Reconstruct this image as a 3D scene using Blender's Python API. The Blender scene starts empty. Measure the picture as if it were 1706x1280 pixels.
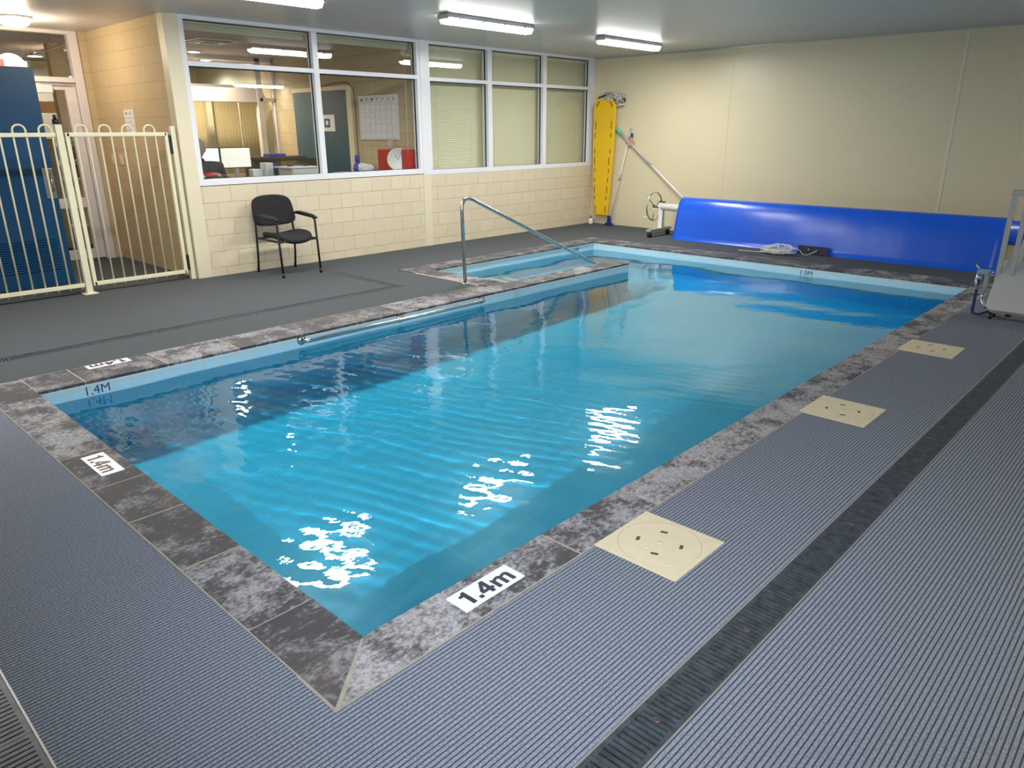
import bpy, bmesh, math, random
from mathutils import Vector, Matrix
random.seed(7)
S = bpy.context.scene
COL = S.collection
PI = math.pi

# ------------------------------------------------------------------ camera
CAM = Vector((1.7339, -1.1113, 1.5815))
yaw, pitch, roll, FPX = -0.7583, -0.3329, -0.0037, 1221.29
fw = Vector((math.sin(yaw)*math.cos(pitch), math.cos(yaw)*math.cos(pitch), math.sin(pitch)))
rt = fw.cross(Vector((0, 0, 1))).normalized(); up = rt.cross(fw)
r2 = rt*math.cos(roll)+up*math.sin(roll); u2 = up*math.cos(roll)-rt*math.sin(roll)
cd = bpy.data.cameras.new('camera'); cam = bpy.data.objects.new('camera', cd); COL.objects.link(cam)
cd.sensor_width = 36; cd.lens = FPX/1706*36; cd.clip_start = 0.05
m = Matrix((r2, u2, -fw)).transposed().to_4x4(); m.translation = CAM
cam.matrix_world = m
S.camera = cam
# ------------------------------------------------------------------ world, exposure
w = bpy.data.worlds.new('world'); S.world = w; w.use_nodes = True
w.node_tree.nodes['Background'].inputs[0].default_value = (0.75, 0.85, 1, 1)
w.node_tree.nodes['Background'].inputs[1].default_value = 0.02
S.view_settings.view_transform = 'Standard'; S.view_settings.look = 'None'
S.view_settings.gamma = 1; S.view_settings.exposure = 0.62
S.cycles.max_bounces = 8; S.cycles.diffuse_bounces = 4; S.cycles.glossy_bounces = 4
S.cycles.transparent_max_bounces = 16; S.cycles.use_denoising = True
S.cycles.sample_clamp_indirect = 10
LAMP_E = 14.0       # fluorescent diffusers
FLASH_W = 88.0
CAUST = True
#     # the photographer's flash
def lamp(kind, name, loc, energy, color=(1, 1, 1), size=.1, rot=None, sy=None):
    l = bpy.data.lights.new(name, kind); l.energy = energy; l.color = color
    if kind == 'AREA':
        l.size = size
        if sy: l.shape = 'RECTANGLE'; l.size_y = sy
    else: l.shadow_soft_size = size
    o = bpy.data.objects.new(name, l); COL.objects.link(o); o.location = loc
    if rot: o.rotation_euler = rot
    return o
# camera flash: a real lamp beside the lens, aimed where the camera looks
fl = lamp('SPOT', 'camera_flash', CAM+u2*.045-r2*.03, FLASH_W*4, (0.80, 0.88, 1.0), .012)
fl.data.spot_size = math.radians(100); fl.data.spot_blend = 1.0
fl.rotation_euler = (-(fw+u2*0.12)).to_track_quat('Z', 'Y').to_euler()

# ------------------------------------------------------------------ dimensions
WX, BY, CH = -6.54, 9.71, 2.735        # window wall plane, back wall plane, ceiling height
PW, PL = -3.537, 7.797                 # pool inner left / far edge
RX = -5.007                            # recess left edge
WATER = -0.108

# ------------------------------------------------------------------ materials
class NT:
    def __init__(s, name):
        s.m = bpy.data.materials.new(name); s.m.use_nodes = True
        s.t = s.m.node_tree; s.n = s.t.nodes; s.b = s.n['Principled BSDF']; s.out = s.n['Material Output']
    def add(s, typ, ins=None, **kw):
        n = s.n.new(typ)
        for k, v in kw.items(): setattr(n, k, v)
        for k, v in (ins or {}).items():
            if hasattr(v, 'is_output'): s.t.links.new(v, n.inputs[k])
            else: n.inputs[k].default_value = v
        return n
    def link(s, a, b): s.t.links.new(a, b)
    def pos(s): return s.add('ShaderNodeNewGeometry').outputs['Position']
    def math(s, op, a, b=0.0, c=None):
        i = {0: a, 1: b}
        if c is not None: i[2] = c
        return s.add('ShaderNodeMath', i, operation=op).outputs[0]
    def mix(s, f, a, b):
        n = s.n.new('ShaderNodeMix'); n.data_type = 'RGBA'
        for k, v in ((0, f), (6, a), (7, b)):
            if hasattr(v, 'is_output'): s.link(v, n.inputs[k])
            else: n.inputs[k].default_value = v if k == 0 else tuple(v)+(1,)*(4-len(v))
        return n.outputs[2]
    def noise(s, vec, scale, detail=2, rough=.5):
        return s.add('ShaderNodeTexNoise', {'Vector': vec, 'Scale': scale, 'Detail': detail, 'Roughness': rough}).outputs['Fac']
    def ramp(s, f, a, b):
        return s.add('ShaderNodeMapRange', {0: f, 1: a, 2: b}, clamp=True).outputs[0]
    def bump(s, h, st, dist):
        b = s.add('ShaderNodeBump', {'Strength': st, 'Distance': dist, 'Height': h})
        s.link(b.outputs[0], s.b.inputs['Normal']); return b.outputs[0]
    def set(s, col=None, rough=None, metal=None, **kw):
        if col is not None:
            if hasattr(col, 'is_output'): s.link(col, s.b.inputs['Base Color'])
            else: s.b.inputs['Base Color'].default_value = tuple(col)+(1,)
        if rough is not None:
            if hasattr(rough, 'is_output'): s.link(rough, s.b.inputs['Roughness'])
            else: s.b.inputs['Roughness'].default_value = rough
        if metal is not None: s.b.inputs['Metallic'].default_value = metal
        for k, v in kw.items(): s.b.inputs[k].default_value = v
        return s.m
def plain(name, col, rough=.5, metal=0, var=.06, sc=9):
    n = NT(name); f = n.noise(n.pos(), sc, 3)
    c = n.mix(f, tuple(max(0, x*(1-var)) for x in col), tuple(min(1, x*(1+var)) for x in col))
    return n.set(c, rough, metal)
def emit(name, col, e, base=(.9, .9, .9)):
    n = NT(name); n.set(base, .4); n.b.inputs['Emission Color'].default_value = tuple(col)+(1,); n.b.inputs['Emission Strength'].default_value = e
    return n.m
def glass(name, tint=(.96, .98, .97), f0=.04, extra=0):
    n = NT(name); n.n.remove(n.b)
    lw = n.add('ShaderNodeLayerWeight', {'Blend': .5}).outputs['Facing']
    f = n.math('MULTIPLY_ADD', n.math('POWER', lw, 5.0), 1-f0, f0)
    tr = n.add('ShaderNodeBsdfTransparent', {0: tint+(1,)}); gl = n.add('ShaderNodeBsdfGlossy', {'Roughness': 0.0, 'Color': (1, 1, 1, 1)})
    mx = n.add('ShaderNodeMixShader', {0: f, 1: tr.outputs[0], 2: gl.outputs[0]})
    n.link(mx.outputs[0], n.out.inputs[0]); return n.m
def block(name, c1, c2, mortar, axis, zoff, off0):
    """face-laid blocks 328 x 182 mm; axis 'y' for walls of constant x, 'x' for walls of constant y"""
    n = NT(name); p = n.pos(); s = n.add('ShaderNodeSeparateXYZ', {0: p})
    u = s.outputs['Y' if axis == 'y' else 'X']; u = n.math('SUBTRACT', u, off0); v = n.math('SUBTRACT', s.outputs['Z'], zoff)
    cv = n.add('ShaderNodeCombineXYZ', {0: u, 1: v, 2: 0.0}).outputs[0]
    br = n.add('ShaderNodeTexBrick', {'Vector': cv, 'Color1': tuple(c1)+(1,), 'Color2': tuple(c2)+(1,), 'Mortar': tuple(mortar)+(1,),
        'Scale': 1.0, 'Mortar Size': .007, 'Mortar Smooth': .3, 'Brick Width': .328, 'Row Height': .182}, offset=.5)
    f = n.noise(p, 7, 4, .6); f2 = n.noise(p, 60, 2)
    c = n.mix(n.ramp(f, .3, .75), br.outputs['Color'], tuple(x*.9 for x in c1))
    c = n.mix(n.math('MULTIPLY', f2, .25), c, tuple(x*.8 for x in c2))
    h = n.math('ADD', n.math('MULTIPLY', br.outputs['Fac'], -1.0), n.math('MULTIPLY', f2, .35))
    n.bump(h, .5, .004); return n.set(c, .75)

M = {}
# ribbed carpet: dark groove every 16 mm, ribs run along Y
n = NT('ribbed_carpet'); p = n.pos(); sp = n.add('ShaderNodeSeparateXYZ', {0: p})
fr = n.math('FRACT', n.math('MULTIPLY', sp.outputs['X'], 1/.0158))
tri = n.math('MULTIPLY', n.math('ABSOLUTE', n.math('SUBTRACT', fr, .5)), 2.0)
groove = n.ramp(tri, .58, .92)
spk = n.math('ADD', n.math('MULTIPLY', n.noise(p, 330, 2, .8), .55), n.math('MULTIPLY', n.noise(p, 130, 2, .8), .45)); big = n.noise(p, 1.3, 4, .6); mid = n.noise(p, 14, 3)
c = n.mix(n.ramp(spk, .38, .62), (.075, .09, .12), (.39, .43, .50))
c = n.mix(n.math('MULTIPLY', big, .35), c, (.20, .22, .26))
c = n.mix(n.math('MULTIPLY', mid, .2), c, (.24, .24, .28))
c = n.mix(n.math('MULTIPLY', groove, .88), c, (.016, .02, .04))
n.bump(n.math('ADD', n.math('MULTIPLY', groove, -1.0), n.math('MULTIPLY', spk, .5)), .6, .003)
M['carpet'] = n.set(c, .95, **{'Specular IOR Level': .15})
n = NT('plain_carpet'); p = n.pos(); spk = n.noise(p, 130, 4, .85); big = n.noise(p, 1.5, 4, .6)
c = n.mix(n.ramp(spk, .3, .7), (.028, .032, .036), (.135, .145, .155)); c = n.mix(n.math('MULTIPLY', big, .4), c, (.060, .068, .072))
n.bump(spk, .5, .003); M['carpet_plain'] = n.set(c, .95, **{'Specular IOR Level': .15})
# coping stone
for sn, lo, hi, dk, lt in (('stone', .46, .54, (.058, .056, .062), (.38, .37, .39)), ('stone_b', .49, .58, (.055, .053, .058), (.31, .30, .32)), ('stone_c', .43, .52, (.07, .067, .07), (.44, .42, .43))):
    n = NT('coping_'+sn); p = n.pos()
    a = n.noise(p, 4.5, 9, .72); b = n.noise(n.add('ShaderNodeMapping', {'Vector': p, 'Scale': (22, 9, 9), 'Rotation': (0, 0, .6)}).outputs[0], 3.2, 6, .7)
    d = n.noise(p, 55, 4, .75)
    f = n.math('ADD', n.math('MULTIPLY', a, .66), n.math('MULTIPLY', b, .34))
    c = n.mix(n.ramp(f, lo, hi), dk, lt)
    c = n.mix(n.math('MULTIPLY', n.ramp(d, .46, .62), .62), c, dk)
    c = n.mix(n.math('MULTIPLY', n.ramp(n.noise(p, 1.7, 3), .55, .7), .35), c, (.19, .15, .11))
    n.bump(n.math('ADD', d, b), .8, .005); M[sn] = n.set(c, .62)
M['grout'] = plain('coping_grout', (.36, .32, .26), .8, sc=20, var=.3)
# pool tiles
def tiles(name, c1, c2, gr, size, gw=.0028):
    n = NT(name); tc = n.pos(); s = n.add('ShaderNodeSeparateXYZ', {0: tc})
    nm = n.add('ShaderNodeSeparateXYZ', {0: n.add('ShaderNodeNewGeometry').outputs['Normal']})
    def line(o, off=0.0):
        fr = n.math('FRACT', n.math('MULTIPLY', n.math('ADD', o, off), 1/size))
        return n.math('GREATER_THAN', n.math('MULTIPLY', n.math('ABSOLUTE', n.math('SUBTRACT', fr, .5)), 2.0), 1-2*gw/size)
    def wgt(l, nn): return n.math('MULTIPLY', l, n.math('LESS_THAN', n.math('ABSOLUTE', nn), .7))
    lx = wgt(line(s.outputs['X'], 10.037), nm.outputs['X']); ly = wgt(line(s.outputs['Y'], 10.028), nm.outputs['Y']); lz = wgt(line(s.outputs['Z'], 13.02), nm.outputs['Z'])
    g = n.math('MAXIMUM', lx, n.math('MAXIMUM', ly, lz))
    f = n.noise(tc, 3, 3); c = n.mix(f, c1, c2); c = n.mix(g, c, gr)
    return n.set(c, .25)
M['tile_dry'] = tiles('waterline_tiles', (.46, .76, .92), (.54, .82, .95), (.74, .72, .60), .131, .0042)
M['tile'] = tiles('pool_tiles', (.05, .66, .88), (.06, .72, .92), (.15, .76, .76), .262)
M['tile_step'] = tiles('step_tiles', (.45, .66, .62), (.5, .72, .68), (.7, .75, .66), .131)
M['white_trim'] = plain('white_tile_edge', (.8, .8, .76), .5)
# water
n = NT('pool_water_surface'); n.n.remove(n.b); p = n.pos()
w3 = n.noise(p, 30, 1, .5)
bp_ = n.add('ShaderNodeBump', {'Strength': 1.0, 'Distance': .0003, 'Height': w3})
lw = n.add('ShaderNodeLayerWeight', {'Blend': .5}).outputs['Facing']
f = n.math('MULTIPLY_ADD', n.math('POWER', lw, 5.0), .97, .025)
tr = n.add('ShaderNodeBsdfRefraction', {'Color': (1, 1, 1, 1), 'Roughness': 0.0, 'IOR': 1.33}); gl = n.add('ShaderNodeBsdfGlossy', {'Roughness': 0.01, 'Color': (1, 1, 1, 1), 'Normal': bp_.outputs[0]})
mx = n.add('ShaderNodeMixShader', {0: f, 1: tr.outputs[0], 2: gl.outputs[0]}); n.link(mx.outputs[0], n.out.inputs[0])
va = n.add('ShaderNodeVolumeAbsorption', {'Color': (.10, .78, .97, 1), 'Density': .20}); n.link(va.outputs[0], n.out.inputs['Volume'])
M['water'] = n.m
M['glass'] = glass('window_glass')
M['glass2'] = glass('door_glass')
# walls
M['block_win'] = block('cream_blocks', (.70, .61, .44), (.63, .55, .40), (.50, .38, .19), 'y', .094, 3.121-.328*20)
M['block_ret'] = block('honey_blocks', (.60, .47, .28), (.55, .42, .24), (.46, .34, .17), 'x', .094, -.1)
M['block_off'] = block('office_blocks', (.56, .45, .28), (.52, .42, .26), (.38, .29, .15), 'x', .094, -.1)
n = NT('cream_wall_panel'); p = n.pos(); f = n.noise(p, .8, 3); c = n.mix(f, (.64, .56, .38), (.70, .62, .42)); n.bump(n.noise(p, 120, 2), .12, .001)
M['wall'] = n.set(c, .38)
n = NT('ceiling_panel'); p = n.pos(); s = n.add('ShaderNodeSeparateXYZ', {0: p})
f = n.noise(p, .7, 3); c = n.mix(f, (.56, .54, .53), (.62, .60, .59))
j = n.math('GREATER_THAN', n.math('FRACT', n.math('MULTIPLY', n.math('ADD', s.outputs['Y'], .25), 1/1.2)), .9925)
rib = n.math('FRACT', n.math('MULTIPLY', s.outputs['Y'], 1/.06))
c = n.mix(n.math('MULTIPLY', j, .5), c, (.25, .25, .25))
n.bump(n.math('SMOOTH_MIN', n.math('ABSOLUTE', n.math('SUBTRACT', rib, .5)), .12, .05), .25, .002); M['ceil'] = n.set(c, .35)
M['ceil_in'] = plain('office_ceiling', (.50, .45, .43), .8)
M['cream_paint'] = plain('cream_paint', (.70, .63, .46), .4, var=.03)
M['fence'] = plain('cream_powdercoat', (.74, .70, .50), .3, var=.03)
M['alu'] = plain('white_aluminium', (.74, .75, .78), .25, var=.02)
M['alu2'] = plain('offwhite_aluminium', (.72, .66, .66), .3, var=.02)
M['rubber'] = plain('black_rubber_seal', (.02, .02, .02), .5)
M['steel'] = plain('brushed_stainless', (.62, .61, .58), .22, 1, var=.05, sc=60)
M['chrome'] = plain('chrome', (.8, .8, .82), .1, 1)
M['grey_metal'] = plain('grey_painted_metal', (.42, .43, .42), .35, .3)
M['white_metal'] = plain('white_painted_metal', (.75, .75, .74), .35)
n = NT('drain_plastic'); p = n.pos(); f = n.noise(p, 25, 4, .7); c = n.mix(n.ramp(f, .35, .75), (.028, .034, .042), (.085, .10, .115))
M['drain'] = n.set(c, .45)
M['drain_dark'] = plain('drain_channel_dark', (.006, .006, .008), .8)
M['drain_edge'] = plain('drain_edge_strip', (.38, .36, .33), .45, .4, var=.25, sc=20)
M['rust'] = plain('rusty_screw', (.16, .10, .08), .5, .6, var=.4, sc=80)
M['lid'] = plain('cream_plastic_lid', (.70, .60, .41), .45, var=.09, sc=14)
M['lid_slot'] = plain('lid_slot_shadow', (.10, .07, .05), .7)
M['lid_groove'] = plain('lid_groove', (.50, .42, .29), .6)
M['sign_white'] = plain('white_sign_plate', (.85, .85, .85), .2, var=.02)
M['black_ink'] = plain('black_lettering', (.012, .014, .04), .35)
M['tile_ink'] = plain('blue_black_tile_lettering', (.03, .03, .16), .35)
n = NT('blue_pool_cover'); p = n.pos(); f = n.noise(p, 2.2, 4); c = n.mix(f, (.004, .085, .62), (.008, .115, .74)); n.bump(n.noise(p, 5, 4), .25, .012)
M['cover'] = n.set(c, .26)
M['cover_pad'] = plain('dark_cover_pad', (.008, .011, .04), .4)
M['rope'] = plain('white_rope', (.68, .66, .58), .8, sc=80, var=.15)
M['black'] = plain('black_plastic', (.012, .012, .013), .4)
n = NT('black_fabric'); p = n.pos(); c = n.mix(n.ramp(n.noise(p, 160, 2), .45, .65), (.006, .006, .008), (.018, .018, .023)); M['fabric'] = n.set(c, .9)
M['black_metal'] = plain('black_metal', (.012, .012, .013), .3, .2)
M['yellow'] = plain('yellow_plastic', (.80, .50, .008), .35, var=.03)
M['red'] = plain('red_paint', (.50, .02, .015), .4)
M['slot_dark'] = plain('strap_slot_brown', (.30, .12, .02), .7)
M['blue_door'] = plain('petrol_blue_paint', (.003, .058, .15), .32, var=.03)
M['blue_door2'] = plain('teal_blue_paint', (.018, .075, .115), .5, var=.04)
M['blind'] = plain('cream_blind', (.74, .69, .49), .55, var=.02)
M['blind2'] = plain('cream_vertical_blind', (.62, .52, .30), .7, var=.1)
M['wood'] = plain('orange_wood', (.40, .20, .05), .4, var=.2, sc=5)
M['darkwood'] = plain('dark_laminate', (.07, .045, .025), .5, var=.2)
M['grey_carpet'] = plain('office_carpet', (.05, .05, .055), .9)
M['white_plastic'] = plain('white_plastic', (.72, .72, .76), .4)
M['grey_board'] = plain('light_grey_moulding', (.50, .50, .50), .4, var=.03)
M['navy'] = plain('navy_webbing', (.012, .018, .12), .7)
M['blue_plastic'] = plain('bright_blue_plastic', (.02, .06, .55), .4)
M['mopblue'] = plain('dark_blue_plastic', (.01, .015, .16), .4)
M['green'] = plain('green_plastic', (.10, .48, .28), .5)
M['skin'] = plain('skin', (.55, .32, .25), .55)
M['hair'] = plain('greying_hair', (.25, .19, .16), .7)
M['jacket'] = plain('navy_black_jacket', (.012, .013, .024), .85)
M['paper'] = plain('paper', (.75, .75, .74), .7, var=.02)
M['lamp_base'] = plain('lamp_housing_grey', (.45, .45, .44), .4)
M['brown'] = plain('brown_stain', (.2, .12, .06), .6)
n = NT('clear_plastic_bag'); n.n.remove(n.b)
tr = n.add('ShaderNodeBsdfTransparent', {0: (.95, .95, .95, 1)}); gl = n.add('ShaderNodeBsdfPrincipled', {'Base Color': (.7, .7, .68, 1), 'Roughness': .2})
mx = n.add('ShaderNodeMixShader', {0: n.ramp(n.noise(n.pos(), 35, 3), .35, .8), 1: tr.outputs[0], 2: gl.outputs[0]}); n.link(mx.outputs[0], n.out.inputs[0]); M['bag'] = n.m
M['tube'] = emit('fluorescent_diffuser', (1, .985, .94), LAMP_E)
M['oyster'] = emit('oyster_glass', (1, .86, .62), 9.0)
M['down'] = emit('downlight_lens', (1, .84, .65), 14.0)
M['ledpanel'] = emit('cool_light_lens', (.75, .86, 1), 12.0)
M['screen'] = emit('monitor_screen_white', (.88, .90, 1), .72)
M['screen2'] = emit('monitor_screen_cream', (.80, .74, .56), .36)
M['screen3'] = emit('monitor_mark_orange', (.85, .55, .2), .6)

# ------------------------------------------------------------------ mesh helpers
class MB:
    def __init__(s): s.bm = bmesh.new(); s.mats = []
    def mi(s, mat):
        if mat not in s.mats: s.mats.append(mat)
        return s.mats.index(mat)
    def _set(s, verts, mat, smooth=False):
        i = s.mi(mat); fs = set()
        for v in verts:
            for f in v.link_faces: fs.add(f)
        for f in fs: f.material_index = i; f.smooth = smooth
    def box(s, a, b, mat, bev=0.0, mtx=None):
        a, b = Vector(a), Vector(b); r = bmesh.ops.create_cube(s.bm, size=1.0)
        c = (a+b)/2; d = b-a; vs = r['verts']
        for v in vs: v.co = Vector((v.co.x*d.x, v.co.y*d.y, v.co.z*d.z))+c
        if bev > 0:
            es = list({e for v in vs for e in v.link_edges})
            rr = bmesh.ops.bevel(s.bm, geom=es, offset=bev, segments=2, affect='EDGES', profile=.6)
            vs = list({v for f in rr['faces'] for v in f.verts} | {v for v in vs if v.is_valid})
        if mtx is not None:
            for v in vs: v.co = mtx @ v.co
        s._set(vs, mat); return vs
    def tube(s, pts, r, mat, seg=12, cap=True, closed=False, smooth=True):
        pts = [Vector(p) for p in pts]; n = len(pts); rings = []
        prev = None
        for i, p in enumerate(pts):
            if closed: t = (pts[(i+1) % n]-pts[i-1])
            elif i == 0: t = pts[1]-p
            elif i == n-1: t = p-pts[i-1]
            else: t = (pts[i+1]-p).normalized()+(p-pts[i-1]).normalized()
            t.normalize()
            if prev is None:
                a = Vector((0, 0, 1)) if abs(t.z) < .9 else Vector((1, 0, 0))
                x = t.cross(a).normalized()
            else: x = (prev-t*prev.dot(t)).normalized()
            prev = x; y = t.cross(x)
            rr = r[i] if isinstance(r, (list, tuple)) else r
            rings.append([s.bm.verts.new(p+(x*math.cos(q*2*PI/seg)+y*math.sin(q*2*PI/seg))*rr) for q in range(seg)])
        idx = s.mi(mat)
        for i in range(n if closed else n-1):
            A, B = rings[i], rings[(i+1) % n]
            for q in range(seg):
                f = s.bm.faces.new((A[q], A[(q+1) % seg], B[(q+1) % seg], B[q])); f.material_index = idx; f.smooth = smooth
        if cap and not closed:
            for R in (list(reversed(rings[0])), rings[-1]):
                f = s.bm.faces.new(R); f.material_index = idx
        return rings
    def cyl(s, a, b, r, mat, seg=24, smooth=True): return s.tube([a, b], r, mat, seg, smooth=smooth)
    def lathe(s, prof, mat, origin=(0, 0, 0), axis='Z', seg=32):
        o = Vector(origin); rings = []
        for r, z in prof:
            ring = []
            for q in range(seg):
                a = q*2*PI/seg; c, d = r*math.cos(a), r*math.sin(a)
                v = {'Z': (c, d, z), 'X': (z, c, d), 'Y': (c, z, d)}[axis]
                ring.append(s.bm.verts.new(o+Vector(v)))
            rings.append(ring)
        idx = s.mi(mat)
        for A, B in zip(rings, rings[1:]):
            for q in range(seg):
                f = s.bm.faces.new((A[q], A[(q+1) % seg], B[(q+1) % seg], B[q])); f.material_index = idx; f.smooth = True
        for R in (rings[0], rings[-1]):
            f = s.bm.faces.new(R); f.material_index = idx
    def prism(s, poly, z0, z1, mat, mtx=None, smooth=False):
        A = [s.bm.verts.new((x, y, z0)) for x, y in poly]; B = [s.bm.verts.new((x, y, z1)) for x, y in poly]
        i = s.mi(mat); fs = [s.bm.faces.new(list(reversed(A))), s.bm.faces.new(B)]
        n = len(poly)
        for q in range(n):
            f = s.bm.faces.new((A[q], A[(q+1) % n], B[(q+1) % n], B[q])); f.smooth = smooth; fs.append(f)
        for f in fs: f.material_index = i
        if mtx is not None:
            for v in A+B: v.co = mtx @ v.co
    def quad(s, pts, mat):
        f = s.bm.faces.new([s.bm.verts.new(p) for p in pts]); f.material_index = s.mi(mat)
    def build(s, name, parent=None, bevel=0):
        bmesh.ops.recalc_face_normals(s.bm, faces=s.bm.faces)
        me = bpy.data.meshes.new(name); s.bm.to_mesh(me); s.bm.free()
        for mm in s.mats: me.materials.append(M[mm])
        o = bpy.data.objects.new(name, me); COL.objects.link(o)
        if parent is not None: o.parent = parent; o.matrix_parent_inverse = Matrix.Translation(-parent.location) if parent.rotation_euler.to_matrix() == Matrix.Identity(3) else parent.matrix_basis.inverted()
        if bevel:
            b = o.modifiers.new('b', 'BEVEL'); b.width = bevel; b.segments = 2; b.limit_method = 'ANGLE'
        return o
def tag(o, label, cat, group=None, kind=None):
    o['label'] = label; o['category'] = cat
    if group: o['group'] = group
    if kind: o['kind'] = kind
    return o
def thing(name, loc, label, cat, group=None):
    o = bpy.data.objects.new(name, None); COL.objects.link(o); o.location = loc; o.empty_display_size = .1
    return tag(o, label, cat, group)
def struct(o): o['kind'] = 'structure'; return o
def dup(root, loc, label=None, rotz=None):
    r = root.copy(); COL.objects.link(r); r.location = loc
    if rotz is not None: r.rotation_euler.z = rotz
    if label: r['label'] = label
    for ch in list(root.children):
        c = ch.copy(); COL.objects.link(c); c.parent = r
        for g in ch.children:
            d = g.copy(); COL.objects.link(d); d.parent = c
    return r
def text_obj(name, body, size, mat, origin, xdir, ydir, parent=None, bold=0, depth=.0012, sx=1.0):
    cu = bpy.data.curves.new(name, 'FONT'); cu.body = body; cu.size = size; cu.extrude = depth; cu.offset = bold
    cu.align_x = 'CENTER'; cu.align_y = 'CENTER'; cu.resolution_u = 4
    t = bpy.data.objects.new('tmp', cu); COL.objects.link(t)
    bpy.context.view_layer.update()
    me = bpy.data.meshes.new_from_object(t.evaluated_get(bpy.context.evaluated_depsgraph_get()))
    bpy.data.objects.remove(t)
    me.materials.clear(); me.materials.append(M[mat])
    x, y = Vector(xdir).normalized(), Vector(ydir).normalized(); z = x.cross(y); o0 = Vector(origin)
    xs = [v.co.x for v in me.vertices]; ys = [v.co.y for v in me.vertices]; cx = (min(xs)+max(xs))/2; cy = (min(ys)+max(ys))/2
    for v in me.vertices:
        c = v.co.copy(); v.co = o0+x*(c.x-cx)*sx+y*(c.y-cy)+z*c.z
    o = bpy.data.objects.new(name, me); COL.objects.link(o)
    if parent is not None: o.parent = parent; o.matrix_parent_inverse = Matrix.Translation(-parent.location)
    return o

# ================================================================== STRUCTURE
# drain strips cut out of the carpet
DR = (.822, .962)          # right drain x range
DL = (-4.585, -4.475)      # drain along the window side
DN = (-.992, -.852)        # near drain y range
DT = (3.655, 3.765)        # end leg of the window-side drain
XMIN, XMAX, YMIN = -13.5, 5.5, -4.0
m_ = MB()
def fl_rect(x0, x1, y0, y1, mt='carpet'): m_.box((x0, y0, -.25), (x1, y1, 0), mt)
fl_rect(DR[1], XMAX, YMIN, BY)                       # right of right drain
fl_rect(.2, DR[0], DN[1], BY)                        # between coping and right drain
fl_rect(DL[1], .2, DN[1], -.23)                      # near strip
fl_rect(-13.5, DR[1], YMIN, DN[0])                   # in front of the near drain
fl_rect(-4.475, -3.915, -.23, 4.33, 'carpet_plain')                  # between left drain and coping
fl_rect(-8.95, DL[0], DN[0], DT[0], 'carpet_plain')                  # left of the left drain
fl_rect(-8.95, -5.9, DT[0], DT[1], 'carpet_plain'); fl_rect(-8.95, -5.3, DT[1], BY, 'carpet_plain'); fl_rect(-5.3, -4.475, DT[1], 4.33, 'carpet_plain')
fl_rect(-5.3, .2, 8.15, BY, 'carpet_plain')
struct(m_.build('floor'))
m_ = MB(); m_.box((-13.6, -4, -.1), (-8.95, BY, -.01), 'grey_carpet'); m_.box((-8.95, BY, -.1), (-6.6, BY+.1, -.01), 'grey_carpet'); struct(m_.build('floor_office'))
m_ = MB(); m_.box((-6.66, -4, CH), (XMAX, BY+.1, CH+.12), 'ceil'); m_.box((-8.9, -4, CH), (-6.66, 2.55, CH+.12), 'ceil'); struct(m_.build('ceiling'))
m_ = MB(); m_.box((-13.6, 2.55, CH+.01), (-6.66, BY+.1, CH+.13), 'ceil_in'); m_.box((-13.6, -4, CH+.01), (-8.9, 2.55, CH+.13), 'ceil_in'); struct(m_.build('ceiling_office'))
m_ = MB(); m_.box((-13.6, BY, -.05), (XMAX, BY+.12, CH+.1), 'wall'); struct(m_.build('wall_back'))
m_ = MB(); m_.box((XMAX, YMIN, -.05), (XMAX+.1, BY+.1, CH+.1), 'wall'); struct(m_.build('wall_right'))
m_ = MB(); m_.box((-13.6, YMIN-.1, -.05), (XMAX, YMIN, CH+.1), 'wall'); struct(m_.build('wall_front'))
m_ = MB(); m_.box((-7.42, YMIN, 0), (-7.32, .44, CH), 'wall'); struct(m_.build('wall_changing_room'))
# wall seams
m_ = MB(); m_.box((-.955, BY-.006, 0), (-.915, BY, CH), 'cream_paint', .003); struct(m_.build('trim_1'))
m_ = MB(); m_.box((-4.005, BY-.003, 0), (-3.985, BY, CH), 'wall'); struct(m_.build('trim_2'))
m_ = MB(); m_.box((-6.54, BY-.012, CH-.02), (XMAX, BY, CH), 'grey_metal'); struct(m_.build('trim_3'))
# window wall: blocks below the sill
m_ = MB(); m_.box((-6.66, 2.6, 0), (WX, 5.82, 1.005), 'block_win'); m_.box((-6.66, 5.96, 0), (WX, BY, 1.0), 'block_win'); struct(m_.build('wall_left'))
m_ = MB(); m_.box((-6.68, 2.455, 0), (WX+.005, 2.61, CH), 'cream_paint', .004); struct(m_.build('trim_column_corner'))
m_ = MB(); m_.box((-6.66, 5.82, 0), (WX+.008, 5.96, 1.0), 'cream_paint', .003); struct(m_.build('trim_column_middle'))
# return wall and office wall
m_ = MB(); m_.box((-8.85, 2.47, 0), (-6.68, 2.59, CH), 'block_ret'); m_.box((-8.95, 2.375, 0), (-8.85, 2.59, CH), 'block_ret'); struct(m_.build('wall_return'))
m_ = MB(); m_.box((-10.5, 5.9, 0), (-6.66, 6.02, CH+.01), 'block_off'); struct(m_.build('wall_office'))
m_ = MB(); m_.box((-13.6, YMIN, 0), (-13.5, BY, CH), 'wall'); struct(m_.build('wall_far_office'))

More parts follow.
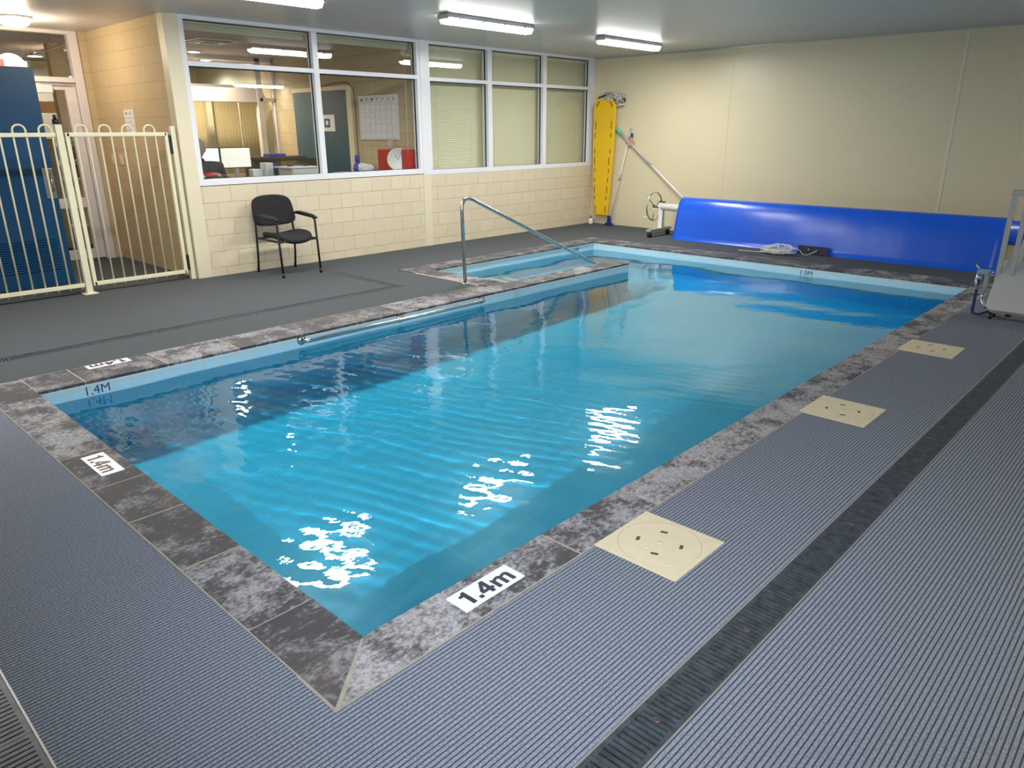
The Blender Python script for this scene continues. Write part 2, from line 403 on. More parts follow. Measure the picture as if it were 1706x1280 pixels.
def frame_bay(name, y0, y1, zb, mulls, jl, jr, tz, parts_glass):
    root = bpy.data.objects.new(name, None); COL.objects.link(root); root.location = (WX-.03, y0, zb); root['kind'] = 'structure'
    m = MB(); x0, x1 = WX-.105, WX+.004
    m.box((x0, y0, zb), (x1, y1, zb+.068), 'alu', .003)
    m.box((x0, y0, CH-.04), (x1, y1, CH), 'alu', .003)
    m.box((x0, y0, zb+.068), (x1, y0+jl, CH-.04), 'alu', .003)
    m.box((x0, y1-jr, zb+.068), (x1, y1, CH-.04), 'alu', .003)
    for a, b in mulls: m.box((x0, a, zb+.068), (x1+.001, b, CH-.04), 'alu', .003)
    m.box((x0, y0, tz), (x1+.0005, y1, tz+.05), 'alu', .003)
    m.build('frame', root)
    ys = [y0+jl]+[v for ab in mulls for v in ab]+[y1-jr]
    for i in range(0, len(ys), 2):
        for za, zc in ((zb+.068, tz), (tz+.05, CH-.04)):
            g = MB(); a, b = ys[i], ys[i+1]; gx = WX-.062
            g.box((gx-.003, a-.004, za-.004), (gx+.003, b+.004, zc+.004), 'glass'); g.build('pane', root)
            r = MB(); t = .009
            r.box((gx-.008, a, za), (gx+.012, a+t, zc), 'rubber'); r.box((gx-.008, b-t, za), (gx+.012, b, zc), 'rubber')
            r.box((gx-.008, a, zc-t), (gx+.012, b, zc), 'rubber'); r.box((gx-.008, a, za), (gx+.012, b, za+.004), 'rubber'); r.build('seal', root)
    return root
frame_bay('window_1', 2.61, 5.83, 1.012, [(4.188, 4.262)], .055, .05, 2.243, 1)
frame_bay('window_2', 5.95, BY, .99, [(7.13, 7.215), (8.37, 8.452)], .055, .13, 2.23, 1)
m_ = MB(); m_.box((WX-.105, 5.83, 1.0), (WX+.010, 5.95, CH), 'alu', .004); struct(m_.build('trim_4'))

# ---------------- pool basin
m_ = MB()
floor_z = -1.12
t = .15
def wall_seg(a, b, inward):            # a->b along wall, 'inward' unit pointing to the water
    ax, ay = a; bx, by = b; ix, iy = inward
    def slab(z0, z1, mat, th=t):
        xs = sorted((ax, bx, ax-ix*th, bx-ix*th)); ys = sorted((ay, by, ay-iy*th, by-iy*th))
        m_.box((xs[0], ys[0], z0), (xs[-1], ys[-1], z1), mat)
    slab(-.151, -.030, 'tile_dry'); slab(floor_z-.1, -.151, 'tile'); slab(-.030, -.0165, 'white_trim')
wall_seg((0, 0), (0, PL), (-1, 0))
wall_seg((PW, 0), (0, 0), (0, 1))
wall_seg((RX, PL), (0, PL), (0, -1))
wall_seg((RX, 4.62), (RX, PL), (1, 0))
wall_seg((RX, 4.62), (-3.80, 4.62), (0, 1))
wall_seg((PW, -.15), (PW, 4.55), (1, 0))
for z0, z1, mt in ((-.151, -.030, 'tile_dry'), (floor_z-.1, -.151, 'tile'), (-.030, -.0165, 'white_trim')):
    m_.box((-3.795, 4.5, z0), (PW, 6.60, z1), mt)
m_.box((RX-.1, -.1, floor_z-.12), (.1, PL+.1, floor_z), 'tile')
struct(m_.build('pool_basin'))
# steps in the recess
m_ = MB()
for k in range(4):
    y0 = 4.62; y1 = 4.98+.32*k; z1 = -.27-.2*k
    m_.box((RX, y0, floor_z), (-3.795, y1, z1), 'tile_step')
    m_.box((RX, y1-.03, z1-.02), (-3.795, y1+.002, z1+.002), 'tile_ink')
tag(m_.build('pool_steps'), 'pale tiled underwater steps in the narrow recess beside the slanted handrail', 'steps')
# coping
m_ = MB()
def stone_run(x0, x1, y0, y1, along, joints, gap=.009):
    """blocks between joint coordinates"""
    js = joints
    for a, b in zip(js, js[1:]):
        dz = random.uniform(-.001, .0015)
        st = random.choice(('stone', 'stone_b', 'stone_c') if x1 > -1 and along == 'y' else ('stone', 'stone_b', 'stone_b'))
        if along == 'y': m_.box((x0, a+gap/2, -.017), (x1, b-gap/2, .004+dz), st, .005)
        else: m_.box((a+gap/2, y0, -.017), (b-gap/2, y1, .004+dz), st, .005)
def seq(a, b, first, pitch):
    r = [a]; v = first
    while v < b-.12:
        if v > a+.1: r.append(v)
        v += pitch
    return r+[b]
stone_run(-.012, .2, 0, 0, 'y', seq(0.347, PL, .35, .551))
stone_run(0, 0, -.23, .012, 'x', [-3.41, -2.83, -2.27, -1.80, -1.36, -.84, -.317])
stone_run(-3.915, PW+.012, 0, 0, 'y', seq(.012, 4.33, .30, .545))
stone_run(0, 0, -.23, .012, 'x', [-3.915, -3.41])
stone_run(-3.80, PW+.012, 0, 0, 'y', seq(4.33, 6.60, 4.9, .545))
stone_run(-5.3, RX+.012, 0, 0, 'y', seq(4.33, PL-.012, 4.9, .56))
stone_run(0, 0, 4.36, 4.632, 'x', seq(RX+.012, -3.80, -4.6, .5))
stone_run(0, 0, PL-.012, 8.15, 'x', seq(-5.3, .2, -4.9, .55))
# mitred near corner
g = .006
m_.prism([(-.012-g, .012), (-.313, .012), (-.313, -.23), (.2-2*g, -.23)], -.017, .0045, 'stone_b')
m_.prism([(-.012, .012+g), (-.012, .343), (.2, .343), (.2, -.23+2*g)], -.017, .004, 'stone_c')
for a, b in (((-.006, -.24), (.206, BY-1.6)), ((-3.92, -.236), (.206, .006)), ((-3.92, -.2), (PW+.006, 4.4)), ((-3.804, 4.3), (PW+.006, 6.596)),
             ((-5.306, 4.325), (-3.7, 4.626)), ((-5.306, 4.325), (RX+.006, 8.155)), ((-5.3, PL-.006), (.206, 8.155))):
    m_.box((a[0], a[1], -.0165), (b[0], b[1], .0022 if a[0] != -.006 else .0021), 'grout')
struct(m_.build('pool_coping'))
# dark coin-size stains on the stones
# ---------------- water
from mathutils import noise as mn
def wave(x, y):
    """gentle ripples: long swell plus shorter crests, choppier towards the near end"""
    u = x*.80+y*.60; v = -x*.60+y*.80
    near = max(.35, min(1, (6.2-y)/4.5))
    a = mn.noise(Vector((u*1.15, v*1.7, 3.1)))*.0070
    b = mn.noise(Vector((u*2.4+9, v*5.2, 7.7)))*.0027*near
    r_ = math.hypot(x+.6, y-1.0); w_ = 1+.5*mn.noise(Vector((x*.8, y*.8, 5)))
    c_ = math.sin(r_*38+3*mn.noise(Vector((x*1.2, y*1.2, 1))))*.00012*math.exp(-r_*.8)
    t1 = math.sin((u*.35+v)*58+5.5*mn.noise(Vector((x*1.3, y*1.3, 2.2))))*.00024*w_*near
    t2 = math.sin((u*1.0-v*.55)*41+5*mn.noise(Vector((x*1.1, y*1.1, 8.2))))*.00016*near
    d_ = mn.noise(Vector((x*9, y*9, 2.2)))*.0001
    return a+b+c_+t1+t2+d_
def lin(a, b, st): n_ = max(1, round((b-a)/st)); return [a+(b-a)*k/n_ for k in range(n_)]
xs = lin(RX-.02, -3.78, .03)+lin(-3.78, PW-.02, .05)+lin(PW-.02, .02, .018)+[.02]
ys = lin(-.02, 4.60, .018)+lin(4.60, 6.585, .022)+lin(6.585, PL+.02, .025)+[PL+.02]
def wet(xc, yc): return xc > PW-.02 or (yc > 6.585) or (yc > 4.60 and xc < -3.78)
bm = bmesh.new(); T = {}; B = {}
zb = floor_z-.03
def tv(i, j, D, z):
    if (i, j) not in D: D[(i, j)] = bm.verts.new((xs[i], ys[j], WATER+wave(xs[i], ys[j]) if z is None else z))
    return D[(i, j)]
cells = {(i, j) for i in range(len(xs)-1) for j in range(len(ys)-1) if wet((xs[i]+xs[i+1])/2, (ys[j]+ys[j+1])/2)}
for i, j in cells:
    f = bm.faces.new([tv(a_, b_, T, None) for a_, b_ in ((i, j), (i+1, j), (i+1, j+1), (i, j+1))]); f.smooth = True
for (i, j) in cells:
    for (di, dj), (p0, p1) in (((-1, 0), ((i, j+1), (i, j))), ((1, 0), ((i+1, j), (i+1, j+1))), ((0, -1), ((i, j), (i+1, j))), ((0, 1), ((i+1, j+1), (i, j+1)))):
        if (i+di, j+dj) not in cells:
            bm.faces.new([tv(*p1, T, None), tv(*p0, T, None), tv(*p0, B, zb), tv(*p1, B, zb)])
bound = [e for e in bm.edges if e.is_boundary]
bmesh.ops.contextual_create(bm, geom=bound)
bmesh.ops.recalc_face_normals(bm, faces=bm.faces)
me = bpy.data.meshes.new('pool_water'); bm.to_mesh(me); bm.free(); me.materials.append(M['water'])
wo = bpy.data.objects.new('pool_water', me); COL.objects.link(wo)
tag(wo, 'clear turquoise pool water with ripples and lamp reflections', 'water', kind='stuff')
if CAUST:
    wo.cycles.is_caustics_caster = True
    bpy.data.objects['pool_basin'].cycles.is_caustics_receiver = True; bpy.data.objects['pool_steps'].cycles.is_caustics_receiver = True
    fl.data.cycles.is_caustics_light = True

# ---------------- office background structure
m_ = MB()
X0 = -10.5
m_.box((X0-.06, 2.6, 2.04), (X0+.04, 5.60, 2.26), 'alu2', .01)
m_.box((X0-.05, 5.56, 0), (X0+.05, 5.66, CH), 'alu2', .004); m_.box((X0-.05, 5.86, 0), (X0+.05, 5.98, CH), 'alu2', .004)
m_.box((X0-.05, 5.60, 2.06), (X0+.05, 5.9, 2.12), 'alu2', .004); m_.box((X0-.05, 5.60, 1.0), (X0+.05, 5.9, 1.07), 'alu2', .004)
m_.box((X0-.05, 2.6, CH-.06), (X0+.05, 5.9, CH+.01), 'alu2', .004); m_.box((X0-.05, 2.6, 0), (X0+.05, 5.6, .9), 'wall')
g_ = bpy.data.objects.new('window_3', None); COL.objects.link(g_); g_.location = (X0, 4.0, 1.0); g_['kind'] = 'structure'
m_.build('frame', g_)
m_ = MB(); m_.box((X0-.004, 2.6, 2.26), (X0+.004, 5.57, CH-.05), 'glass2'); m_.build('pane', g_)
m_ = MB(); m_.box((X0-.004, 5.66, 1.07), (X0+.004, 5.86, 2.06), 'glass2'); m_.build('pane', g_)
# room beyond: cream blinds and posts
m_ = MB()
for y0, y1 in ((3.0, 4.35), (4.37, 5.0), (5.02, 5.62), (5.66, 6.1)): m_.box((-11.32, y0, .3), (-11.28, y1, 2.2), 'blind2')
for k in range(60):
    yy = 3.0+k*.055
    m_.box((-11.275, yy, .32), (-11.268, yy+.008, 2.18), 'blind2')
tag(m_.build('vertical_blind'), 'cream floor length blinds behind the office, beyond the monitors', 'blind')
m_ = MB()
for y in (4.36, 5.01): m_.box((-11.22, y-.05, 0), (-11.1, y+.05, 2.2), 'cream_paint', .005)
m_.box((-11.4, 2.6, 2.2), (-11.1, 6.6, 2.34), 'alu2'); struct(m_.build('trim_5'))
m_ = MB(); m_.box((-13.5, 5.98, 0), (-10.55, 6.1, CH+.01), 'wall'); struct(m_.build('wall_lobby_side'))

# door wall on the left (x=-8.85)
dx = -8.85
d_ = bpy.data.objects.new('door_1', None); COL.objects.link(d_); d_.location = (dx, 1.3, 0); d_['kind'] = 'structure'
m_ = MB()
m_.box((dx-.1, 2.275, 0), (dx+.02, 2.375, CH), 'alu2', .004)
m_.box((dx-.1, -1.5, 2.155), (dx+.02, 2.275, 2.215), 'alu2', .004)
m_.box((dx-.1, -1.5, CH-.04), (dx+.02, 2.275, CH), 'alu2', .004)
m_.box((dx-.1, .30, 0), (dx+.02, .40, CH), 'alu2', .004)
m_.build('frame', d_)
m_ = MB(); m_.box((dx-.06, .4, 2.215), (dx-.054, 2.275, CH-.04), 'glass2'); m_.build('pane', d_)
leaf = MB()
leaf.box((dx-.07, 2.15, .02), (dx-.02, 2.27, 2.15), 'alu2', .004); leaf.box((dx-.07, 1.25, .02), (dx-.02, 1.36, 2.15), 'alu2', .004)
leaf.box((dx-.07, 1.36, .02), (dx-.02, 2.15, .14), 'alu2', .004); leaf.box((dx-.07, 1.36, .67), (dx-.02, 2.15, .79), 'alu2', .004)
leaf.box((dx-.07, 1.36, 2.07), (dx-.02, 2.15, 2.15), 'alu2', .004)
lf = leaf.build('door_leaf', d_)
m_ = MB(); m_.box((dx-.048, 1.36, .14), (dx-.042, 2.15, .67), 'glass2'); m_.box((dx-.048, 1.36, .79), (dx-.042, 2.15, 2.07), 'glass2'); m_.build('pane', d_)
m_ = MB(); m_.box((dx-.015, 1.55, 2.03), (dx+.05, 2.0, 2.12), 'white_plastic', .012); m_.box((dx-.01, 1.9, 2.12), (dx+.01, 2.24, 2.135), 'grey_metal'); m_.build('door_closer', d_)
m_ = MB(); m_.box((dx-.11, -1.5, 0), (dx-.09, .3, CH), 'wall'); struct(m_.build('wall_lobby_front'))
# things seen beyond the glass door
m_ = MB(); m_.box((-11.6, 1.2, 0), (-11.2, 2.9, 1.05), 'wood', .01); m_.box((-11.65, 1.15, 1.05), (-11.15, 2.95, 1.09), 'darkwood', .006)
tag(m_.build('reception_counter'), 'orange brown wooden counter behind the glass door', 'counter')
m_ = MB(); m_.box((-11.5, 1.6, 1.86), (-11.3, 2.95, 2.02), 'wood', .01); tag(m_.build('wooden_pelmet'), 'orange wooden beam high behind the glass door', 'beam')
m_ = MB(); m_.box((-13.45, 1.0, 0), (-13.3, 3.4, 1.5), 'blind2'); m_.box((-13.45, 1.0, 1.5), (-13.3, 3.4, 2.6), 'grey_board'); struct(m_.build('wall_lobby_panel'))
m_ = MB(); m_.box((-10.55, 2.5, 0), (-10.4, 2.7, CH), 'block_ret'); struct(m_.build('wall_lobby_pier'))
sh = thing('display_shelf', (-10.2, 2.45, 0), 'white shelf stacked with small goods behind the glass door', 'shelf')
m_ = MB(); m_.box((-10.35, 2.25, 0), (-10.1, 2.28, 1.5), 'white_plastic'); m_.box((-10.35, 2.72, 0), (-10.1, 2.75, 1.5), 'white_plastic')
for z in (.3, .65, .95, 1.2, 1.47): m_.box((-10.35, 2.28, z), (-10.1, 2.72, z+.02), 'white_plastic')
m_.build('shelf_frame', sh)
for k, (z, mt) in enumerate(((.97, 'paper'), (.97, 'brown'), (1.22, 'grey_board'), (1.22, 'brown'), (.67, 'paper'))):
    m_ = MB(); yy = 2.31+.2*(k % 2); m_.box((-10.3, yy, z), (-10.14, yy+.13, z+.17), mt, .01)
    tag(m_.build('carton'), ['white carton on the display shelf, upper left', 'brown carton on the display shelf, upper right', 'grey carton on the top board of the display shelf', 'brown carton on the top board of the display shelf', 'white carton low on the display shelf'][k], 'carton')

# ================================================================== LAMPS
def batten():
    root = thing('fluorescent_light', (0, 0, 0), 'x', 'ceiling light', 'fluorescent lights in a row above the pool')
    m = MB(); L = .66
    m.box((-.075, -L, -.045), (.075, L, 0), 'lamp_base', .012)
    for sy in (-1, 1): m.box((-.078, sy*(L+.004)-.012, -.06), (.078, sy*(L+.004)+.012, -.01), 'lamp_base', .008)
    m.build('housing', root)
    m = MB(); pr = [(-.07, -.045), (-.066, -.075), (-.045, -.098), (.045, -.098), (.066, -.075), (.07, -.045)]
    mt = Matrix(((1, 0, 0, 0), (0, 0, 1, 0), (0, 1, 0, 0), (0, 0, 0, 1)))
    m.prism(pr, -L+.01, L-.01, 'tube', mt, True); m.build('diffuser', root)
    for y in (-.5, -.17, .17, .5):
        for sx in (-1, 1):
            m = MB(); m.box((sx*.078-.005, y-.012, -.06), (sx*.078+.005, y+.012, -.025), 'steel', .002); m.build('clip', root)
    return root
TUBE_W = 42.0
b0 = batten(); b0.location = (-4.56, 5.18, CH)
b0['label'] = 'long white fluorescent light on the ceiling, middle one of the row over the pool'
dup(b0, (-4.56, 7.87, CH), 'white fluorescent light on the ceiling close to the cream back wall')
dup(b0, (-4.62, 2.42, CH), 'long white fluorescent light on the ceiling cut off by the top edge of the photo')
for y in (9.0, .9): dup(b0, (3.4, y, CH), 'long white fluorescent light out of view over the right side')  # the nearer lamp is unseen, added to brighten the underwater pool wall
dup(b0, (-4.6, -.4, CH), 'long white fluorescent light out of view above the near left carpet')
for x, y in ((-4.56, 5.18), (-4.56, 7.87), (-4.62, 2.42), (-4.6, -.4), (3.4, 9.0), (3.4, .9)):      # the light the tubes throw down
    a = lamp('AREA', 'tube_light', (x, y, CH-.104), TUBE_W, (1, .985, .94), .12, None, 1.26); a.data.cycles.is_caustics_light = True
o_ = thing('oyster_light', (-7.93, 1.5, CH), 'round warm glowing ceiling light above the fence and blue door', 'ceiling light')
m_ = MB(); m_.lathe([(.165, 0), (.17, -.012), (.16, -.02)], 'white_plastic'); o1 = m_.build('rim', None); o1.parent = o_
m_ = MB(); m_.lathe([(.155, -.015), (.15, -.045), (.12, -.08), (.07, -.098), (.01, -.102)], 'oyster'); o1 = m_.build('lamp_shade', None); o1.parent = o_

def downl(x, y, r, mat, label, grp=None):
    t = thing('downlight', (x, y, CH+.01), label, 'ceiling light', grp)
    m = MB(); m.lathe([(r*1.25, 0), (r*1.25, -.012), (r, -.014)], 'white_plastic'); q = m.build('rim'); q.parent = t
    m = MB(); m.lathe([(r*.97, -.013), (r*.6, -.02), (.01, -.024)], mat); q = m.build('lamp_lens'); q.parent = t
downl(-10.2, 4.45, .09, 'down', 'round warm downlight in the office ceiling at the left end of the window')
downl(-11.4, 5.2, .09, 'down', 'small warm downlight deep in the office ceiling, right of the larger one')
downl(-7.56, 3.92, .10, 'ledpanel', 'small cool white light in the office ceiling near the glass')
downl(-12.3, 5.5, .11, 'ledpanel', 'cool white ceiling light far behind the office partition')
downl(-12.6, 2.95, .11, 'down', 'warm downlight seen through the pane above the glass door, left one')
downl(-11.2, 2.85, .10, 'down', 'warm downlight seen through the pane above the glass door, right one')
# real light of those fittings
for (x, y, e, cw) in ((-10.2, 4.45, 70, 1), (-11.4, 5.2, 30, 1), (-7.56, 3.92, 16, 0), (-12.3, 5.5, 20, 0), (-12.6, 2.95, 22, 1), (-11.2, 2.85, 26, 1), (-7.93, 1.5, 34, 1)):
    if y == 1.5: lamp('POINT', 'oyster_lamp', (x, y, CH-.22), 26, (1, .82, .60), .09); continue
    a = lamp('SPOT', 'downlight_lamp', (x, y, CH-.05), e*1.7, (1, .80, .58) if cw else (.9, .95, 1), .05)
    a.data.spot_size = math.radians(165); a.data.spot_blend = .6
ac = thing('air_vent', (-8.75, 4.0, CH+.01), 'square white air outlet in the office ceiling', 'air vent')
m_ = MB()
for k in range(4):
    r = .30-.07*k; z = -.008*k
    m_.box((-r, -r, z-.012), (r, r, z), 'white_plastic' if k % 2 == 0 else 'black', .003)
q = m_.build('grille'); q.parent = ac

# ================================================================== BLINDS
def blind(y0, y1, zt, zb, label):
    t = thing('venetian_blind', (WX-.19, (y0+y1)/2, zb), label, 'blind', 'closed venetian blinds in the right hand windows')
    m = MB(); k = 0; z = zt-.05
    mt = None
    while z > zb+.03:
        m.quad([(WX-.192, y0, z+.0155), (WX-.192, y1, z+.0155), (WX-.178, y1, z-.0125), (WX-.178, y0, z-.0125)], 'blind'); z -= .0265
    m.build('slats', t)
    m = MB(); m.box((WX-.21, y0, zt-.045), (WX-.165, y1, zt), 'blind', .004); m.build('head_rail', t)
    m = MB(); m.box((WX-.195, y0, zb), (WX-.172, y1, zb+.02), 'blind', .004); m.build('bottom_rail', t)
    m = MB()
    for f in (.2, .8): yy = y0+(y1-y0)*f; m.box((WX-.175, yy-.001, zb), (WX-.173, yy+.001, zt), 'blind')
    m.build('cord', t)
blind(6.04, 7.17, CH-.03, .96, 'closed cream venetian blind in the right window bay, left one beside the wide mullion')
blind(7.18, 8.41, CH-.03, .96, 'closed cream venetian blind in the right window bay, middle one')
blind(8.42, 9.66, CH-.03, .96, 'closed cream venetian blind in the right window bay, behind the yellow spine board')
for y0, y1, lb in ((2.66, 4.2, 'raised cream blind bunched at the top of the leftmost office window'), (4.26, 5.78, 'raised cream blind bunched at the top of the window showing the wall planner')):
    t_ = thing('raised_blind', (WX-.16, (y0+y1)/2, CH-.14), lb, 'blind')
    m_ = MB()
    for k in range(5): m_.box((WX-.22, y0+.02, CH-.12+k*.012), (WX-.165, y1-.02, CH-.112+k*.012), 'blind', .002)
    m_.build('slat_stack', t_)
    m_ = MB(); m_.box((WX-.22, y0, CH-.055), (WX-.16, y1, CH-.01), 'blind', .004); m_.build('head_rail', t_)
m_ = MB(); m_.tube([(WX-.15, 5.70, 2.6), (WX-.15, 5.70, 2.0), (WX-.148, 5.69, 1.3)], .002, 'white_plastic', 6); tag(m_.build('blind_cord'), 'thin white blind cord hanging beside the wide mullion', 'cord')

# ================================================================== FENCE AND GATE
FX = -6.6
def panel(root, y0, y1, centres, hinge_z=None, stile=.035):
    m = MB(); m.box((FX-.02, y0, 1.54), (FX+.02, y1, 1.578), 'fence', .004); m.build('top_rail', root)
    m = MB(); m.box((FX-.02, y0, .075), (FX+.02, y1, .113), 'fence', .004); m.build('bottom_rail', root)
    for c in centres:
        a, b = c-.054, c+.054; pts = [(FX, a, .05), (FX, a, 1.60)]
        for k in range(1, 8):
            an = PI-k*PI/8; pts.append((FX, c+.054*math.cos(an), 1.60+.05*math.sin(an)))
        pts += [(FX, b, 1.60), (FX, b, .05)]
        m = MB(); m.tube(pts, .009, 'fence', 10); m.build('hooped_bar', root)
fe = thing('pool_fence_panel', (FX, .4, 0), 'cream steel hoop-top fence panel in front of the blue door', 'fence')
panel(fe, -1.2, 1.29, [.99+.218*k-.218*10+.218*1 for k in range(0, 0)]+[1.21-.218*k for k in range(11)])
ga = thing('pool_gate', (FX, 1.85, 0), 'cream steel hoop-top gate between the latch post and the corner column', 'gate')
panel(ga, 1.385, 2.345, [1.525+.2185*k for k in range(4)])
for y in (1.375, 2.325):
    m_ = MB(); m_.box((FX-.02, y, .075), (FX+.02, y+.035, 1.578), 'fence', .004); m_.build('stile', ga)
for z0_, z1_ in ((1.36, 1.55), (.11, .28)): m_ = MB(); m_.box((FX+.0, 2.362, z0_), (FX+.03, 2.385, z1_), 'black', .004); m_.build('hinge', ga)
po = thing('latch_post', (FX, 1.325, 0), 'cream square gate post with black latch knob and small base plate', 'post')
m_ = MB(); m_.box((FX-.03, 1.295, 0), (FX+.03, 1.355, 1.66), 'fence', .004); m_.build('post_body', po)
m_ = MB(); m_.box((FX-.06, 1.26, 0), (FX+.07, 1.39, .008), 'fence', .002); m_.build('base_plate', po)
m_ = MB(); m_.cyl((FX, 1.315, 1.66), (FX, 1.315, 1.70), .028, 'black'); m_.cyl((FX, 1.315, 1.70), (FX, 1.315, 1.74), .016, 'black'); m_.box((FX-.03, 1.29, 1.655), (FX+.035, 1.36, 1.665), 'black'); m_.build('latch_knob', po)
po = thing('hinge_post', (FX, 2.42, 0), 'cream square post between the gate and the corner column', 'post')
m_ = MB(); m_.box((FX-.025, 2.39, 0), (FX+.03, 2.44, 1.64), 'fence', .004); m_.build('post_body', po)
# blue door, open
bd = thing('louvred_door', (-7.3, .47, 0), 'blue painted door standing open behind the fence, vent at its foot', 'door')
m_ = MB()
m_.box((-7.32, .47, .01), (-7.28, 1.40, .17), 'blue_door'); m_.box((-7.32, .47, .50), (-7.28, 1.40, 2.2), 'blue_door')
m_.box((-7.32, .47, .17), (-7.28, .60, .50), 'blue_door'); m_.box((-7.32, 1.30, .17), (-7.28, 1.40, .50), 'blue_door'); m_.build('door_leaf', bd)
m_ = MB()
for k in range(13):
    z = .185+k*.024
    m_.quad([(-7.276, .60, z), (-7.276, 1.30, z), (-7.292, 1.30, z+.02), (-7.292, .60, z+.02)], 'blue_door')
m_.box((-7.315, .6, .17), (-7.30, 1.3, .50), 'blue_door'); m_.build('vent_louvre', bd)
m_ = MB(); m_.box((-7.28, 1.30, .92), (-7.276, 1.395, 1.225), 'steel', .001); hp_ = m_.build('handle_plate', bd)
m_ = MB(); m_.tube([(-7.277, 1.36, 1.0), (-7.24, 1.36, 1.0), (-7.24, 1.36, 1.16), (-7.277, 1.36, 1.16)], .008, 'steel', 8); m_.build('pull_handle', hp_)
# disc sign above the door
m_ = MB(); m_.cyl((-8.6, 1.56, 2.27), (-8.59, 1.56, 2.27), .16, 'grey_board', 32); tag(m_.build('round_sign'), 'pale round board above the blue door', 'sign')
m_ = MB(); m_.box((-8.55, 1.28, 2.27), (-8.53, 1.475, 2.36), 'red', .01); tag(m_.build('red_sign'), 'red sign corner at the left edge above the blue door', 'sign')
# shower rail tube in the transom view
m_ = MB(); m_.tube([(-9.6, 1.95, 2.48), (-9.6, 2.45, 2.65)], .012, 'chrome', 8); m_.tube([(-9.6, 2.3, 2.6), (-9.6, 2.3, CH+.01)], .008, 'chrome', 8); tag(m_.build('chrome_rail'), 'thin chrome rail seen through the pane above the glass door', 'rail')
# papers and switches on the return wall
m_ = MB(); m_.box((-7.98, 2.464, 1.57), (-7.70, 2.469, 1.83), 'paper')
for k in range(5):
    m_.box((-7.94, 2.462, 1.60+k*.045), (-7.76+.02*(k % 2), 2.4645, 1.606+k*.045), 'grey_metal')
m_.box((-7.93, 2.462, 1.78), (-7.90, 2.4645, 1.80), 'black'); m_.box((-7.80, 2.462, 1.79), (-7.77, 2.4645, 1.81), 'grey_metal')
tag(m_.build('wall_notice'), 'white notice sheet taped to the return wall above the gate', 'notice')
for x, lb in ((-8.56, 'left'), (-8.30, 'right')):
    s_ = thing('light_switch', (x, 2.46, 1.24), 'small cream wall switch behind the gate, %s one of two' % lb, 'switch')
    m_ = MB(); m_.box((x-.04, 2.458, 1.20), (x+.04, 2.47, 1.32), 'cream_paint', .003); pt_ = m_.build('plate', s_)
    m_ = MB(); m_.box((x-.01, 2.452, 1.25), (x+.01, 2.46, 1.275), 'white_plastic', .002); m_.build('rocker', pt_)

# ================================================================== CHAIR
ch = thing('arm_chair', (-6.14, 3.37, 0), 'black fabric armchair with tube legs against the block wall', 'chair')
ch.rotation_euler = (0, 0, 0)
def P(px, py, pz): return (-6.14+px, 3.37+py, pz)     # px: depth (front +), py: width
LY = .245
for sy in (-1, 1):
    # rear leg continues up as back upright
    m_ = MB(); m_.tube([P(-.28, sy*LY, 0), P(-.25, sy*LY, .2), P(-.235, sy*LY, .44), P(-.245, sy*LY*.96, .62), P(-.27, sy*LY*.86, .74)], .0125, 'black_metal', 10); m_.build('leg', ch)
    m_ = MB(); m_.tube([P(.285, sy*LY, 0), P(.27, sy*LY, .3), P(.25, sy*LY, .60), P(.235, sy*LY, .628), P(.20, sy*LY, .64)], .0125, 'black_metal', 10); m_.build('leg', ch)
    m_ = MB()
    m_.tube([P(.20, sy*LY, .64), P(-.16, sy*LY, .665), P(-.21, sy*LY, .66), P(-.236, sy*LY, .63)], .011, 'black_metal', 10); at_ = m_.build('arm_tube', ch)
    m_ = MB(); m_.tube([P(.29, sy*LY, .638), P(.20, sy*LY, .655), P(-.05, sy*LY, .675), P(-.15, sy*LY, .676)], [.014, .022, .021, .012], 'black', 10); m_.build('armrest', at_)
    for px in (-.28, .285):
        m_ = MB(); m_.cyl(P(px, sy*LY, 0), P(px, sy*LY, .05), .016, 'black', 12); m_.build('foot_cap', ch)
m_ = MB(); m_.tube([P(-.235, -LY, .40), P(-.235, LY, .40)], .011, 'black_metal', 8); m_.tube([P(.26, -LY, .40), P(.26, LY, .40)], .011, 'black_metal', 8)
m_.tube([P(-.235, -LY, .405), P(.26, -LY, .40)], .011, 'black_metal', 8); m_.tube([P(-.235, LY, .405), P(.26, LY, .40)], .011, 'black_metal', 8); m_.build('seat_frame', ch)
def pad(fn, nu, nv, name, parent, mat, th):
    bm = bmesh.new(); V = [[bm.verts.new(fn(i/nu, j/nv)) for j in range(nv+1)] for i in range(nu+1)]
    for i in range(nu):
        for j in range(nv):
            f = bm.faces.new((V[i][j], V[i+1][j], V[i+1][j+1], V[i][j+1])); f.smooth = True
    me = bpy.data.meshes.new(name); bm.to_mesh(me); bm.free(); me.materials.append(M[mat])
    o = bpy.data.objects.new(name, me); COL.objects.link(o); o.parent = parent; o.matrix_parent_inverse = Matrix.Translation(-parent.location)
    so = o.modifiers.new('s', 'SOLIDIFY'); so.thickness = th; so.offset = 0
    bv = o.modifiers.new('b', 'BEVEL'); bv.width = th*.42; bv.segments = 3; bv.limit_method = 'ANGLE'; bv.angle_limit = .9
    return o
def sq(u, v, e=3.2):      # square grid -> superellipse-ish rounded rectangle in [-1,1]^2
    a, b = 2*u-1, 2*v-1
    k = (abs(a)**e+abs(b)**e)**(1/e) if (a or b) else 1
    mx_ = max(abs(a), abs(b)); s_ = mx_/k if k else 1
    return a*s_, b*s_
def seat_fn(u, v):
    a, b = sq(u, v); return P(.03+a*.27, b*.235, .445-.02*abs(a)**3+.022*b*b-.012*(1-b*b)-(.03*max(0, a)**2))
pad(seat_fn, 14, 14, 'seat', ch, 'fabric', .055)
